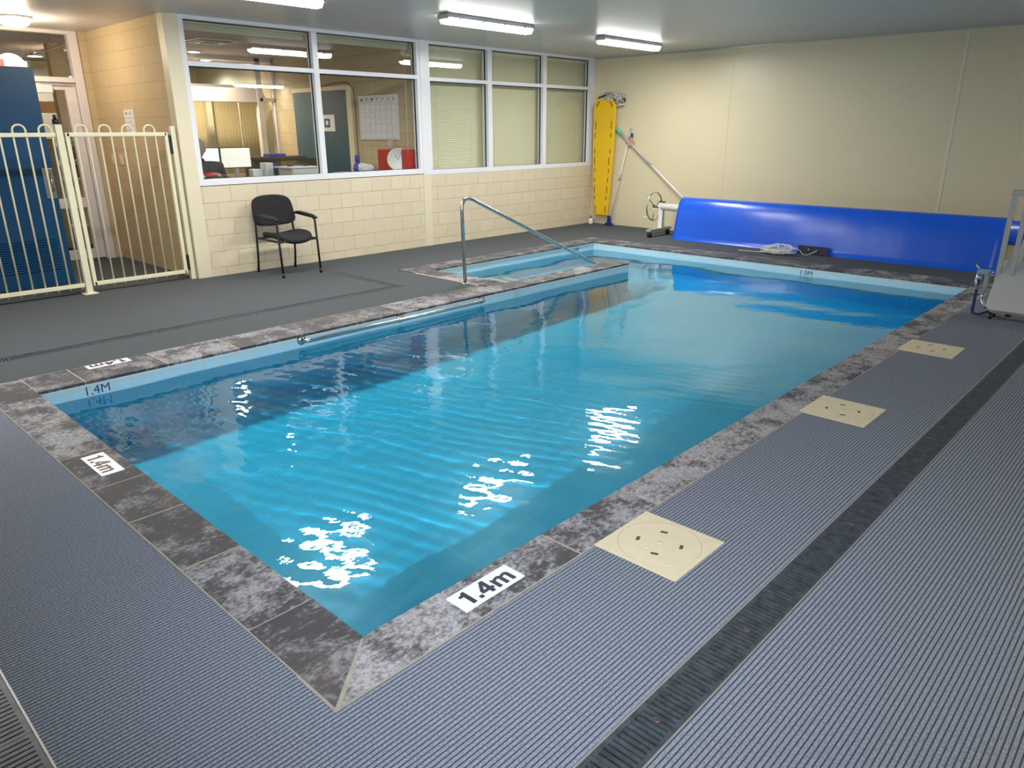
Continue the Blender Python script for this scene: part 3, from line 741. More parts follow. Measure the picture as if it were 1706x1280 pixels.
def back_fn(u, v):
    a, b = sq(u, v, 5.0); zz = .70+a*.155
    return P(-.265-.04*a+.035*(b*b), b*(.262-.015*a), zz+(.025*(1-b*b) if a > 0 else .012*(1-b*b)*-1))
pad(back_fn, 12, 14, 'backrest', ch, 'fabric', .045)

# ================================================================== DRAINS
def drain_run(name, label, lo, hi, fixed, along, start_joint, pitch=.5, lod_screw=True, screws=()):
    """lo..hi along axis, fixed=(a,b) across range"""
    t = thing(name, ((fixed[0]+fixed[1])/2, lo, 0) if along == 'y' else (lo, (fixed[0]+fixed[1])/2, 0), label, 'drain grate')
    f0, f1 = fixed
    def bx(m, a0, a1, c0, c1, z0, z1, mat, bev=0):
        if along == 'y': m.box((c0, a0, z0), (c1, a1, z1), mat, bev)
        else: m.box((a0, c0, z0), (a1, c1, z1), mat, bev)
    m = MB(); bx(m, lo, hi, f0, f1, -.11, -.09, 'drain_dark'); bx(m, lo, hi, f0, f0+.004, -.1, -.004, 'drain_dark'); bx(m, lo, hi, f1-.004, f1, -.1, -.004, 'drain_dark'); m.build('channel', t)
    m = MB(); em = 'drain_edge' if f1-f0 > .12 else 'drain'; bx(m, lo, hi, f0, f0+.006, -.02, .001, em); bx(m, lo, hi, f1-.006, f1, -.02, .001, em); m.build('edge_strip', t)
    v = start_joint
    while v > lo: v -= pitch
    while v < hi:
        a, b = max(v, lo)+.001, min(v+pitch, hi)-.001
        if b-a > .03:
            m = MB(); bx(m, a, b, f0+.007, f0+(.021 if f1-f0 > .12 else .013), -.018, -.001, 'drain'); bx(m, a, b, f1-(.021 if f1-f0 > .12 else .013), f1-.007, -.018, -.001, 'drain')
            q = a
            while q < b:
                bx(m, q, min(q+.0145, b), f0+.012, f1-.012, -.016, -.0015, 'drain'); q += .021
            m.build('grate', t)
        v += pitch
    for y in screws:
        m = MB(); c = (f0+f1)/2
        o = (c, y, 0) if along == 'y' else (y, c, 0)
        m.lathe([(.011, -.01), (.011, .0005), (.008, .0016), (.001, .0018)], 'rust', o, seg=16); m.build('screw', t)
    return t
drain_run('drain_channel', 'long dark slotted drain grate running beside the three cream lids', DN[1], 8.3, DR, 'y', .145, screws=[.37, .917, 1.87, 2.9, 3.9, 4.9])
drain_run('drain_channel', 'dark slotted drain grate crossing before the short 1.4m end of the pool', DL[0], DR[1], DN, 'x', .145)
drain_run('drain_channel', 'narrow dark drain grate along the carpet between chair and pool', DN[1], DT[1], DL, 'y', .1)
drain_run('drain_channel', 'short dark drain grate turning towards the wall beyond the chair', -5.9, DL[0], DT, 'x', .1)
# ================================================================== SKIMMER LIDS
lid0 = thing('access_lid', (.385, 1.175, 0), 'x', 'floor lid', 'cream square floor lids beside the pool')
m_ = MB(); m_.box((-.187, -.187, -.02), (.187, .187, .0045), 'lid', .002); q = m_.build('lid_plate'); q.parent = lid0
m_ = MB(); m_.lathe([(.168, .004), (.168, .0052), (.1655, .0052)], 'lid_groove', seg=48)
q = m_.build('lid_rim'); q.parent = lid0
m_ = MB(); m_.lathe([(.166, .004), (.1655, .0060), (.01, .0062)], 'lid', seg=48)
for f_ in m_.bm.faces: f_.smooth = False
q = m_.build('lid_disc'); q.parent = lid0
for a in (0.35, 0.35+PI/2, 0.35+PI, 0.35+1.5*PI):
    mt = Matrix.Translation((.088*math.cos(a), .088*math.sin(a), .0062)) @ Matrix.Rotation(a+PI/2, 4, 'Z')
    m_ = MB(); m_.box((-.015, -.007, -.001), (.015, .007, .0008), 'lid_slot', 0, mt); q = m_.build('finger_slot'); q.parent = lid0
m_ = MB(); m_.lathe([(.014, .006), (.013, .0074), (.001, .0076)], 'lid', seg=20); m_.lathe([(.010, .006), (.009, .0072), (.001, .0074)], 'lid', (-.02, -.06, 0), seg=16); q = m_.build('knob'); q.parent = lid0
lid0['label'] = 'cream square floor lid with four slots, next to the upright 1.4m sign'
dup(lid0, (.365, 3.19, 0), 'cream square floor lid with four slots, middle one beside the pool', .3*0)
dup(lid0, (.367, 4.968, 0), 'cream square floor lid with four slots, close to the hoist seat', 0)
# ================================================================== DEPTH SIGNS
def glyphs(name, body, h, mat, origin, xdir, ydir, parent, z0=.0004, z1=.0014):
    k = h/.74; u_ = Vector(xdir).normalized(); v_ = Vector(ydir).normalized(); w_ = u_.cross(v_)
    adv = {'1': .56, '.': .26, '4': .64, 'm': .96}; shp = {
     '1': [[(.06, .50), (.06, .60), (.20, .64), (.27, .74), (.40, .74), (.40, 0), (.22, 0), (.22, .50)]],
     '.': [[(.04, 0), (.20, 0), (.20, .16), (.04, .16)]],
     '4': [[(.30, 0), (.47, 0), (.47, .74), (.30, .74)], [(0, .15), (.56, .15), (.56, .29), (0, .29)], [(0, .15), (.15, .27), (.36, .60), (.38, .74), (.31, .74), (0, .32)]],
     'm': [[(x0, 0), (x0+.17, 0), (x0+.17, .46), (x0+.02, .54), (x0, .54)] for x0 in (0,)]+[[(x0, 0), (x0+.17, 0), (x0+.17, .42), (x0+.13, .51), (x0+.04, .555), (x0-.08, .55), (x0-.2, .49), (x0-.2, .36), (x0-.05, .43), (x0, .40)] for x0 in (.34, .68)]}
    tot = sum(adv[c] for c in body)-.08; x = -tot/2; m = MB(); mt = Matrix((u_, v_, w_)).transposed().to_4x4(); mt.translation = Vector(origin)
    for c in body:
        for q_, pl_ in enumerate(shp[c]): m.prism([((x+a_)*k, (b_-.37)*k) for a_, b_ in pl_], z0, z1-.00005*q_, mat, mt)
        x += adv[c]
    return m.build(name, parent)
def sign(cx, cy, bl, upv, label, sz=(.30, .108)):
    t = thing('depth_sign', (cx, cy, 0), label, 'sign', 'white depth plates on the coping')
    bl = Vector(bl); upv = Vector(upv); m = MB()
    ex = abs(bl.x)*sz[0]/2+abs(upv.x)*sz[1]/2; ey = abs(bl.y)*sz[0]/2+abs(upv.y)*sz[1]/2
    m.box((cx-ex, cy-ey, .003), (cx+ex, cy+ey, .0085), 'sign_white', .001); m.build('sign_plate', t)
    glyphs('lettering', '1.4m', .078, 'black_ink', (cx, cy, .0084), bl, upv, t)
sign(.092, .482, (0, 1, 0), (-1, 0, 0), 'white 1.4m depth sign at the near pool corner, beside the coping mitre')
sign(-2.065, -.095, (1, 0, 0), (0, 1, 0), 'white 1.4m depth sign lying on the short-end coping')
sign(-3.84, .55, (0, -1, 0), (1, 0, 0), 'white 1.4m depth sign lying on the window side coping', (.29, .105))
def tile_text(name, body, origin, bl, label, w):
    o = text_obj('depth_marking', body, .088, 'tile_ink', origin, bl, (0, 0, 1), None, bold=-.0005, depth=.0008, sx=w); tag(o, label, 'lettering')
tile_text('a', '1.4M', (PW+.0012, .366, -.066), (0, 1, 0), 'dark blue 1.4M lettering on the waterline tiles', .98)
tile_text('b', '1.0M', (-1.76, PL-.0012, -.070), (1, 0, 0), 'dark 1.0M lettering on the far waterline tiles below the blue cover', .95)
tile_text('c', '1.0M', (RX+.0012, 7.37, -.075), (0, 1, 0), 'faint 1.0M lettering on the recess tiles behind the handrail', .95)

# ================================================================== RAILS
ra = thing('handrail', (-4.1, 4.31, 0), 'stainless handrail with tall post slanting down over the steps', 'handrail')
pts = [(-4.1, 4.31, 0), (-4.1, 4.285, .78)]
for k in range(1, 7):
    a = PI-(k/7)*(PI-.42-PI/2+.0)*1.0
    a = PI-k/7*(PI/2+.41)
    pts.append((-4.1, 4.285+.07+.07*math.cos(a), .80+.085*math.sin(a)+0.02*k/7))
pts += [(-4.1, 4.43, .893), (-4.1, 6.47, -.006), (-4.1, 7.1, -.285), (-4.1, 7.15, -.33), (-4.1, 7.15, floor_z)]
m_ = MB(); m_.tube(pts, .0195, 'steel', 16); m_.build('rail_tube', ra)
m_ = MB(); m_.lathe([(.045, 0), (.045, .006), (.024, .012)], 'steel', (-4.1, 4.31, 0), seg=24); m_.build('flange', ra)
gr = thing('grab_rail', (PW+.05, 2.95, -.045), 'stainless grab rail fixed along the waterline tiles', 'grab rail')
m_ = MB(); m_.tube([(PW+.02, 1.93, -.045), (PW+.052, 1.945, -.045), (PW+.062, 1.99, -.045), (PW+.062, 3.94, -.045), (PW+.052, 3.985, -.045), (PW+.02, 4.0, -.045)], .0165, 'steel', 14); m_.build('rail_tube', gr)
for y in (1.93, 2.955, 4.0):
    m_ = MB(); m_.lathe([(.042, 0), (.042, .006), (.030, .018), (.012, .022)], 'steel', (PW, y, -.045), 'X', 24)
    if y == 2.955: m_.cyl((PW, y, -.045), (PW+.06, y, -.045), .012, 'steel', 12)
    m_.build('flange', gr)

# ================================================================== SPINE BOARD, POLES
bo = thing('spine_board', (-6.24, 9.62, .15), 'yellow plastic spine board standing upright in the corner', 'rescue board')
m_ = MB()
Z0, Z1 = .16, 2.09
out = [(-6.385, Z0), (-6.10, Z0), (-6.065, .55), (-6.02, 1.2), (-6.005, 1.98), (-6.075, Z1), (-6.385, Z1), (-6.465, 1.97), (-6.46, 1.2), (-6.42, .55)]
mt = Matrix(((1, 0, 0, 0), (0, 0, 1, 0), (0, 1, 0, 0), (0, 0, 0, 1)))
m_.prism(out, 9.60, 9.645, 'yellow', mt); m_.build('board_body', bo, .012)
m_ = MB()
for z, xl, xr in ((1.66, -6.405, -6.075), (1.50, -6.41, -6.075), (1.08, -6.405, -6.10), (1.24, -6.41, -6.08), (.92, -6.40, -6.10), (.60, -6.39, -6.12), (.76, -6.395, -6.11), (.46, -6.385, -6.13), (.26, -6.36, -6.14)):
    h = .065 if z in (1.66, 1.08, .60, .26) else .035
    for x in (xl, xr): m_.box((x-.010, 9.5975, z-h), (x+.010, 9.602, z+h), 'slot_dark' if z in (1.66, 1.08, .6, .26) else 'brown', .003)
m_.build('strap_slot', bo)
m_ = MB()
for s_, x in ((-1, -6.37), (1, -6.09)):
    mt2 = Matrix.Translation((x, 9.6, 2.0)) @ Matrix.Rotation(s_*-.55, 4, 'Y')
    m_.box((-.012, -.003, -.05), (.012, .001, .05), 'red', .002, mt2)
m_.build('corner_handle', bo)
hk = thing('plastic_bag', (-6.1, 9.62, 2.05), 'clear plastic bag of straps bundled on top of the yellow board', 'bag')
def lump(cx, cy, cz, rx, ry, rz, mat, name, parent, seed, amp=.25):
    random.seed(seed); bm = bmesh.new(); bmesh.ops.create_icosphere(bm, subdivisions=3, radius=1)
    ph = [random.uniform(0, 6) for _ in range(6)]
    for v in bm.verts:
        d = 1+amp*(math.sin(v.co.x*4+ph[0])*math.sin(v.co.y*3+ph[1])+.6*math.sin(v.co.z*7+ph[2])*math.cos(v.co.x*6+ph[3]))
        v.co = Vector((cx+v.co.x*rx*d, cy+v.co.y*ry*d, cz+v.co.z*rz*d))
    for f in bm.faces: f.smooth = True
    me = bpy.data.meshes.new(name); bm.to_mesh(me); bm.free(); me.materials.append(M[mat]); o = bpy.data.objects.new(name, me); COL.objects.link(o)
    if parent is not None: o.parent = parent; o.matrix_parent_inverse = Matrix.Translation(-parent.location)
    return o
lump(-6.13, 9.62, 2.11, .24, .05, .075, 'bag', 'bag_film', hk, 3)
lump(-5.93, 9.63, 2.05, .10, .05, .08, 'bag', 'bag_film', hk, 5)
m_ = MB(); m_.tube([(-6.38, 9.61, 2.10), (-6.25, 9.60, 2.13), (-6.15, 9.61, 2.17), (-6.08, 9.60, 2.14), (-6.03, 9.60, 2.06), (-5.97, 9.62, 2.02), (-5.9, 9.63, 2.05), (-5.84, 9.62, 2.06)], [.012, .015, .02, .016, .012, .012, .028, .03], 'black', 8); m_.build('strap', hk)
m_ = MB(); m_.tube([(-6.0, 9.60, 1.965), (-5.9, 9.61, 1.985), (-5.83, 9.62, 1.99)], .009, 'white_plastic', 8); m_.tube([(-6.02, 9.63, 2.08), (-5.93, 9.63, 2.1), (-5.9, 9.63, 2.04)], .02, 'yellow', 8); m_.build('buckle', hk)
bt = thing('white_bottle', (-6.43, 9.52, 0), 'small white bottle on the floor below the yellow board', 'bottle')
m_ = MB(); m_.lathe([(.035, 0), (.038, .01), (.038, .08), (.02, .10)], 'white_plastic', (-6.41, 9.55, 0), seg=20); m_.build('bottle_body', bt)
m_ = MB(); m_.lathe([(.016, .10), (.016, .14), (.004, .145)], 'red', (-6.41, 9.55, 0), seg=16); m_.build('cap', bt)
mo = thing('squeegee_mop', (-6.0, 9.55, 0), 'white handled mop with dark blue head leaning in the corner', 'mop')
a, b = Vector((-5.985, 9.56, .15)), Vector((-5.735, 9.685, 1.58))
def lerp(f): return a+(b-a)*f
m_ = MB(); m_.tube([lerp(0), lerp(1)], .011, 'white_metal', 12); m_.build('pole', mo)
m_ = MB(); m_.tube([lerp(.84), lerp(1.02)], .018, 'grey_metal', 12); m_.build('hand_grip', mo)
m_ = MB(); m_.tube([lerp(.43), lerp(.5)], .015, 'grey_metal', 12); m_.build('collar', mo)
m_ = MB(); m_.prism([(-.08, 0), (.08, 0), (.075, .035), (.03, .06), (.022, .17), (-.022, .17), (-.03, .06), (-.075, .035)], -.025, .025, 'mopblue', Matrix.Translation((-6.01, 9.55, 0)) @ Matrix(((1, .0, 0, 0), (0, 0, 1, 0), (0, 1, 0, 0), (0, 0, 0, 1)))); m_.build('mop_head', mo)
po = thing('telescopic_pole', (-4.5, 9.6, .2), 'long white pole hung slantwise across the back wall', 'pole')
a, b = Vector((-6.02, 9.672, 1.605)), Vector((-4.35, 9.62, .34))
m_ = MB(); m_.tube([lerp(.06), lerp(.45)], .020, 'grey_board', 12); m_.tube([lerp(.45), lerp(1)], .015, 'white_metal', 12); m_.build('shaft', po)
m_ = MB(); m_.tube([lerp(-.03), lerp(.07)], .027, 'green', 12); m_.build('grip', po)
hk = thing('wall_hook', (-5.72, 9.7, 1.4), 'pinkish hook with black tip holding the poles on the back wall', 'hook')
m_ = MB(); m_.box((-5.76, 9.64, 1.33), (-5.66, 9.71, 1.40), 'skin', .015); m_.tube([(-5.70, 9.68, 1.38), (-5.69, 9.66, 1.42), (-5.685, 9.65, 1.47)], .016, 'skin', 10); m_.build('bracket', hk)
m_ = MB(); m_.tube([(-5.69, 9.66, 1.44), (-5.68, 9.65, 1.53)], .018, 'black', 10); m_.build('tip', hk)

# ================================================================== COVER REEL
rl = thing('cover_reel', (-2.1, 9.05, 0), 'pool cover reel on castors with handwheel along the back wall', 'reel')
RZ = .445
m_ = MB(); m_.cyl((-4.64, 9.05, RZ), (.42, 9.05, RZ), .055, 'white_metal', 24); m_.build('drum_tube', rl)
for x, sgn in ((-4.64, -1), (.40, 1)):
    m_ = MB(); m_.box((x-.035, 9.015, .10), (x+.035, 9.085, RZ+.07), 'white_metal', .004); m_.build('upright', rl)
    m_ = MB(); m_.box((x-.04, 8.70, .085), (x+.04, 9.30, .125), 'grey_metal', .004); fb_ = m_.build('foot_bar', rl)
    m_ = MB(); m_.box((x-.04, 9.01, RZ+.07), (x+.04, 9.09, RZ+.082), 'black', .002); m_.build('end_cap', rl)
    for y in (8.74, 9.26):
        m_ = MB(); m_.lathe([(.02, -.024), (.042, -.02), (.042, .02), (.02, .024)], 'black', (x, y, .042), 'X', 20)
        m_.box((x-.026, y-.03, .05), (x+.026, y+.02, .088), 'black', .004); m_.build('castor', fb_)
m_ = MB(); wc = Vector((-4.78, 9.05, RZ)); R = .215
m_.tube([wc+Vector((0, R*math.cos(k*2*PI/36), R*math.sin(k*2*PI/36))) for k in range(36)], .0115, 'steel', 8, closed=True)
for k in range(3):
    a_ = k*2*PI/3+.4; m_.tube([wc, wc+Vector((0, R*math.cos(a_), R*math.sin(a_)))], .008, 'steel', 8)
m_.cyl(wc-Vector((.02, 0, 0)), wc+Vector((.14, 0, 0)), .022, 'steel', 16); wh = m_.build('handwheel', rl)
m_ = MB(); m_.tube([wc+Vector((0, -.12, -.17)), wc+Vector((-.12, -.12, -.17))], .011, 'white_metal', 10); m_.build('crank_grip', wh)
# cover: rolled part + hanging flap
cv = thing('pool_cover', (-2.1, 9.05, 0), 'glossy bright blue pool cover rolled up with its edge hanging to the floor', 'pool cover')
def sweep(prof, x0, x1, mat, name, nx=40, bow=0, smooth=True):
    m = MB(); idx = m.mi(mat); rows = []
    for i in range(nx+1):
        x = x0+(x1-x0)*i/nx
        rows.append([m.bm.verts.new((x, y+bow*math.sin(i*.9)*.3, z)) for y, z in prof])
    for A, B in zip(rows, rows[1:]):
        for q in range(len(prof)-1):
            f = m.bm.faces.new((A[q], B[q], B[q+1], A[q+1])); f.smooth = smooth; f.material_index = idx
    return m
m_ = MB(); rr = .138
prof = [(rr*(1-.02*math.sin(3*a_)), a_) for a_ in [k*2*PI/40 for k in range(40)]]
pp = [(9.05+r_*math.cos(a_), RZ+r_*math.sin(a_)) for r_, a_ in prof]
mm_ = Matrix(((0, 0, 1, 0), (1, 0, 0, 0), (0, 1, 0, 0), (0, 0, 0, 1)))
m_.prism(pp, -4.26, .20, 'cover', mm_, True); m_.build('rolled_cover', cv)
flap = [(9.22, RZ+.02)]+[(9.06+.172*math.cos(a_), RZ+.168*math.sin(a_)) for a_ in [k*PI/16 for k in range(2, 9)]]+[(9.03, .611), (8.995, .598), (8.965, .575), (8.94, .54), (8.92, .495), (8.90, .44), (8.882, .37), (8.865, .30), (8.85, .225), (8.835, .15), (8.82, .075), (8.808, .012), (8.79, .004)]
m_ = sweep(flap, -4.27, .015, 'cover', 'hanging_flap', 44, .006)
o = m_.build('hanging_flap', cv); so = o.modifiers.new('s', 'SOLIDIFY'); so.thickness = .009
pd = thing('cover_pad', (-2.09, 8.72, 0), 'small black pad with rope eyelets leaning on the blue cover', 'pad')
m_ = MB(); mt2 = Matrix.Translation((-2.09, 8.76, 0)) @ Matrix.Rotation(-.12, 4, 'X'); m_.box((-.205, -.02, 0), (.205, 0, .115), 'cover_pad', .003, mt2); pdb = m_.build('pad_body', pd)
m_ = MB()
for x in (-2.14, -2.03): m_.lathe([(.014, 0), (.012, -.006), (.005, -.006)], 'steel', (x, 8.738, .062), 'Y', 16)
m_.build('eyelet', pdb)
random.seed(11); m_ = MB()
pts = [(-2.98, 8.42, .012)]
for k in range(6): pts.append((-2.85+.05*k, 8.44+.01*k, .012))
for k in range(150):
    a_ = k*.62; e = k/150
    cx_ = -2.47+.07*math.sin(k*.37); rx_ = .14+.06*math.sin(k*.9)
    pts.append((cx_+rx_*math.cos(a_), 8.48+.075*math.sin(a_)+.02*math.sin(k*1.7), .012+.05*e+max(0, .10*math.sin(a_*.5+1)**3*(1-abs(e-.6)))+.008*random.random()))
pts += [(-2.4, 8.5, .15), (-2.3, 8.55, .10), (-2.22, 8.6, .085), (-2.16, 8.6, .02), (-2.10, 8.62, .012), (-2.03, 8.72, .062)]
# smooth once
def chaik(p):
    r = [p[0]]
    for u_, v_ in zip(p, p[1:]):
        u_, v_ = Vector(u_), Vector(v_); r += [u_*.75+v_*.25, u_*.25+v_*.75]
    return r+[p[-1]]
m_.tube(chaik(pts), .0052, 'rope', 6); tag(m_.build('rope'), 'tangled heap of white rope on the far coping before the blue cover', 'rope')

# ================================================================== POOL HOIST (right edge)
ht = thing('pool_hoist_seat', (.75, 6.4, 0), 'light grey moulded hoist seat on a steel frame, near the end of the blue cover', 'hoist')
def tilt(y0, z0, y1, z1): return Vector((0, y1-y0, z1-z0)).normalized()
up_ = tilt(6.30, .08, 6.60, .47); nr_ = Vector((0, -up_.z, up_.y)); L_ = .50; W_ = .72
mt3 = Matrix((Vector((1, 0, 0)), up_, Vector((1, 0, 0)).cross(up_))).transposed().to_4x4(); mt3.translation = Vector((.42+W_/2, 6.30, .085))
def rrect(w, h, r, n_=6):
    p_ = []
    for cx_, cy_, a0 in ((w/2-r, h-r, 0), (-w/2+r, h-r, PI/2), (-w/2+r, r, PI), (w/2-r, r, 1.5*PI)):
        for k in range(n_+1): a_ = a0+k*PI/2/n_; p_.append((cx_+r*math.cos(a_), cy_+r*math.sin(a_)))
    return p_
m_ = MB(); m_.prism(rrect(W_, L_, .055), -.012, .012, 'grey_board', mt3); sp_ = m_.build('seat_panel', ht, .006)
m_ = MB(); R_ = [mt3 @ Vector((x_, y_, -.03)) for x_, y_ in rrect(W_-.03, L_-.02, .06)]; m_.tube(R_, .012, 'chrome', 10, closed=True); m_.build('rim_tube', ht)
m_ = MB()
for x_ in (-.18, 0, .18): m_.box((x_-.022, -.02, -.05), (x_+.022, .01, -.02), 'black', .003, mt3)
m_.build('bracket', ht)
m_ = MB(); m_.cyl(mt3 @ Vector((.0-.05, .33, .012)), mt3 @ Vector((-.05, .33, .016)), .012, 'chrome', 16); m_.build('bolt', sp_)
for x in (.43, .53):
    m_ = MB(); m_.box((x-.018, 6.50, .02), (x+.018, 6.54, 1.07), 'grey_metal', .004); m_.build('upright', ht)
m_ = MB(); m_.box((.41, 6.49, 1.05), (1.1, 6.55, 1.09), 'grey_metal', .004); m_.build('crossbar', ht)
m_ = MB(); m_.tube([(.545, 6.58, .40), (.585, 6.58, .80), (.62, 6.58, .90)], .022, 'white_metal', 12); m_.build('lift_arm', ht)
m_ = MB(); m_.box((.42, 6.44, .045), (1.15, 6.50, .085), 'grey_metal', .004); m_.box((.44, 6.32, .05), (.48, 6.5, .08), 'black', .004); m_.box((1.1, 6.0, .05), (1.14, 6.5, .08), 'grey_metal', .004); m_.build('base_frame', ht)
for x in (.47, 1.12):
    for y in (6.34, 6.47):
        m_ = MB(); m_.lathe([(.01, -.012), (.025, -.012), (.025, .012), (.01, .012)], 'black', (x, y, .025), 'X', 16); m_.build('castor', ht)
# chrome clamp
m_ = MB()
m_.box((.335, 6.47, .20), (.375, 6.51, .40), 'chrome', .006); m_.box((.285, 6.46, .36), (.37, 6.50, .40), 'chrome', .006)
m_.tube([(.29, 6.48, .39), (.285, 6.46, .30), (.31, 6.44, .22)], .013, 'chrome', 10); m_.tube([(.36, 6.49, .36), (.43, 6.50, .35)], .011, 'chrome', 10)
m_.cyl((.285, 6.45, .33), (.33, 6.45, .33), .022, 'chrome', 16); m_.tube([(.35, 6.49, .22), (.36, 6.45, .13), (.41, 6.38, .085)], .012, 'chrome', 10)
m_.tube([(.29, 6.47, .40), (.25, 6.50, .44)], .008, 'chrome', 8); m_.build('clamp', ht)
m_ = MB(); m_.box((.292, 6.445, .01), (.316, 6.452, .31), 'navy', .002); m_.tube([(.305, 6.449, .012), (.36, 6.42, .012), (.43, 6.38, .05)], .01, 'navy', 8); m_.build('strap', ht)

# ================================================================== OFFICE CONTENTS
# desk
dk = thing('office_desk', (-7.6, 4.2, 0), 'dark desk below the office window holding the monitors', 'desk')
m_ = MB(); m_.box((-8.3, 3.0, .72), (-6.9, 5.85, .75), 'darkwood', .004); m_.build('desk_top', dk)
for x, y in ((-8.25, 3.05), (-6.95, 3.05), (-8.25, 5.8), (-6.95, 5.8)):
    m_ = MB(); m_.box((x-.025, y-.025, 0), (x+.025, y+.025, .72), 'black_metal'); m_.build('leg', dk)
m_ = MB(); m_.box((-9.35, 4.62, 0), (-9.30, 5.88, 1.17), 'darkwood'); m_.box((-9.5, 4.55, 1.17), (-9.2, 5.62, 1.21), 'darkwood', .004); m_.box((-9.29, 5.2, .9), (-9.27, 5.48, 1.14), 'wood')
tag(m_.build('counter_screen'), 'dark brown counter screen with an orange panel behind the monitors', 'counter')
def monitor(y0, y1, z0, z1, x, scr, label, mark=False):
    t = thing('computer_monitor', (x, (y0+y1)/2, .75), label, 'monitor', 'monitors on the office desk')
    m = MB(); m.box((x-.03, y0-.012, z0-.012), (x, y1+.012, z1+.012), 'black', .004); m.build('casing', t)
    m = MB(); m.box((x, y0, z0), (x+.002, y1, z1), scr); s = m.build('screen', t)
    if mark:
        m = MB(); c = (y0+y1)/2; m.box((x+.002, c-.03, z1-.09), (x+.003, c+.03, z1-.03), 'screen3'); q = m.build('screen_mark', s)
    m = MB(); m.box((x-.03, (y0+y1)/2-.025, .77), (x-.01, (y0+y1)/2+.025, z0+.05), 'grey_metal'); m.box((x-.1, (y0+y1)/2-.11, .75), (x+.06, (y0+y1)/2+.11, .77), 'grey_metal', .004); m.build('stand', t)
monitor(3.14, 3.575, 1.135, 1.375, -8.0, 'screen', 'bright white computer monitor partly hidden by the seated person')
monitor(3.605, 4.015, 1.13, 1.375, -8.0, 'screen2', 'cream screened computer monitor with an orange mark, right of the white one', True)
def smallbox(name, a, b, mat, label, cat, bev=.006):
    m = MB(); m.box(a, b, mat, bev); return tag(m.build(name), label, cat)
pr = thing('printer', (-7.2, 4.3, .75), 'light grey printer on the desk beside the window mullion', 'printer')
m_ = MB(); m_.box((-7.45, 4.10, .75), (-7.1, 4.50, 1.13), 'grey_board', .012); m_.build('printer_body', pr)
m_ = MB(); m_.box((-7.5, 4.06, 1.13), (-7.08, 4.52, 1.145), 'white_plastic', .006); m_.build('lid', pr)
m_ = MB(); m_.tube([(-7.3, 4.15, 1.16), (-7.3, 4.3, 1.175), (-7.28, 4.45, 1.16)], .018, 'black', 8); tag(m_.build('handset'), 'black cable lying on top of the grey printer', 'cable')
smallbox('white_box', (-7.7, 3.98, .75), (-7.55, 4.09, 1.19), 'white_plastic', 'upright white box between the monitors and the printer', 'box')
smallbox('blue_box', (-7.7, 4.10, .75), (-7.56, 4.20, 1.18), 'navy', 'upright dark blue box beside the tall white box', 'box')
smallbox('tissue_box', (-7.75, 3.84, .75), (-7.62, 3.97, 1.11), 'paper', 'small white box with a purple slot left of the upright boxes', 'box')
smallbox('white_speaker', (-7.4, 3.66, .75), (-7.3, 3.74, 1.13), 'white_plastic', 'narrow white upright case under the cream monitor', 'box', .012)
smallbox('black_tray', (-7.35, 3.72, .98), (-7.05, 4.08, 1.02), 'black', 'black tray on the desk in front of the boxes', 'tray')
smallbox('tray_stand', (-7.3, 3.76, .75), (-7.1, 4.04, .98), 'black', 'black box carrying the tray on the desk', 'box')
smallbox('blue_folder', (-9.45, 5.0, 1.21), (-9.25, 5.28, 1.25), 'blue_plastic', 'blue folder on top of the brown counter screen', 'folder')
# blue door in the office wall with paper
d2 = bpy.data.objects.new('door_2', None); COL.objects.link(d2); d2.location = (-9.0, 5.88, 0); d2['kind'] = 'structure'
m_ = MB(); m_.box((-9.86, 5.875, 0), (-8.33, 5.9, 2.18), 'blue_door2', .003); m_.build('door_leaf', d2)
m_ = MB(); m_.box((-8.33, 5.86, 0), (-8.20, 5.905, 2.24), 'cream_paint', .003); m_.box((-9.86, 5.86, 2.18), (-8.33, 5.905, 2.24), 'cream_paint', .003); m_.build('frame', d2)
nt = thing('door_notice', (-8.9, 5.87, 1.6), 'white sheet with a blue square emblem on the office door', 'notice')
m_ = MB(); m_.box((-9.10, 5.870, 1.58), (-8.70, 5.875, 1.83), 'paper'); sh_ = m_.build('sheet', nt)
m_ = MB(); m_.box((-8.98, 5.868, 1.64), (-8.83, 5.870, 1.77), 'navy', .0005); m_.lathe([(.045, 0), (.03, -.002)], 'paper', (-8.905, 5.868, 1.705), 'Y', 20); m_.build('emblem', sh_)
# cable along the door frame
m_ = MB(); m_.tube([(-9.3, 5.86, 2.26), (-8.9, 5.86, 2.25), (-8.6, 5.86, 2.29), (-8.3, 5.86, 2.28), (-8.14, 5.86, 2.2), (-8.10, 5.86, 1.9), (-8.12, 5.86, 1.4), (-8.08, 5.86, 1.0)], .008, 'brown', 6); tag(m_.build('wall_cable'), 'brown cable looping over the office door frame', 'cable')
# planner
pn = thing('wall_planner', (-7.6, 5.89, 1.48), 'grey white month planner board on the office block wall', 'planner')
m_ = MB(); m_.box((-8.05, 5.88, 1.46), (-7.12, 5.9, 2.08), 'white_plastic', .004); pb_ = m_.build('board', pn)
m_ = MB()
for k in range(8): m_.box((-8.03+k*.128-.0015, 5.877, 1.48), (-8.03+k*.128+.0015, 5.88, 1.99), 'grey_metal')
for k in range(6): m_.box((-8.03, 5.8765, 1.48+k*.1), (-7.14, 5.879, 1.484+k*.1), 'grey_metal')
m_.build('grid_lines', pb_)
for k, c_ in enumerate('MTWTFSS'):
    text_obj('lettering', c_, .055, 'black_ink', (-7.966+k*.128, 5.876, 2.02), (1, 0, 0), (0, 0, 1), pn, .0008, .001)
random.seed(4); m_ = MB()
for r_ in range(5):
    for c_ in range(7):
        if random.random() < .8: x_ = -8.01+c_*.128; m_.box((x_, 5.8768, 1.545+r_*.1), (x_+random.uniform(.03, .09), 5.8785, 1.552+r_*.1), 'grey_metal')
m_.build('written_notes', pn)
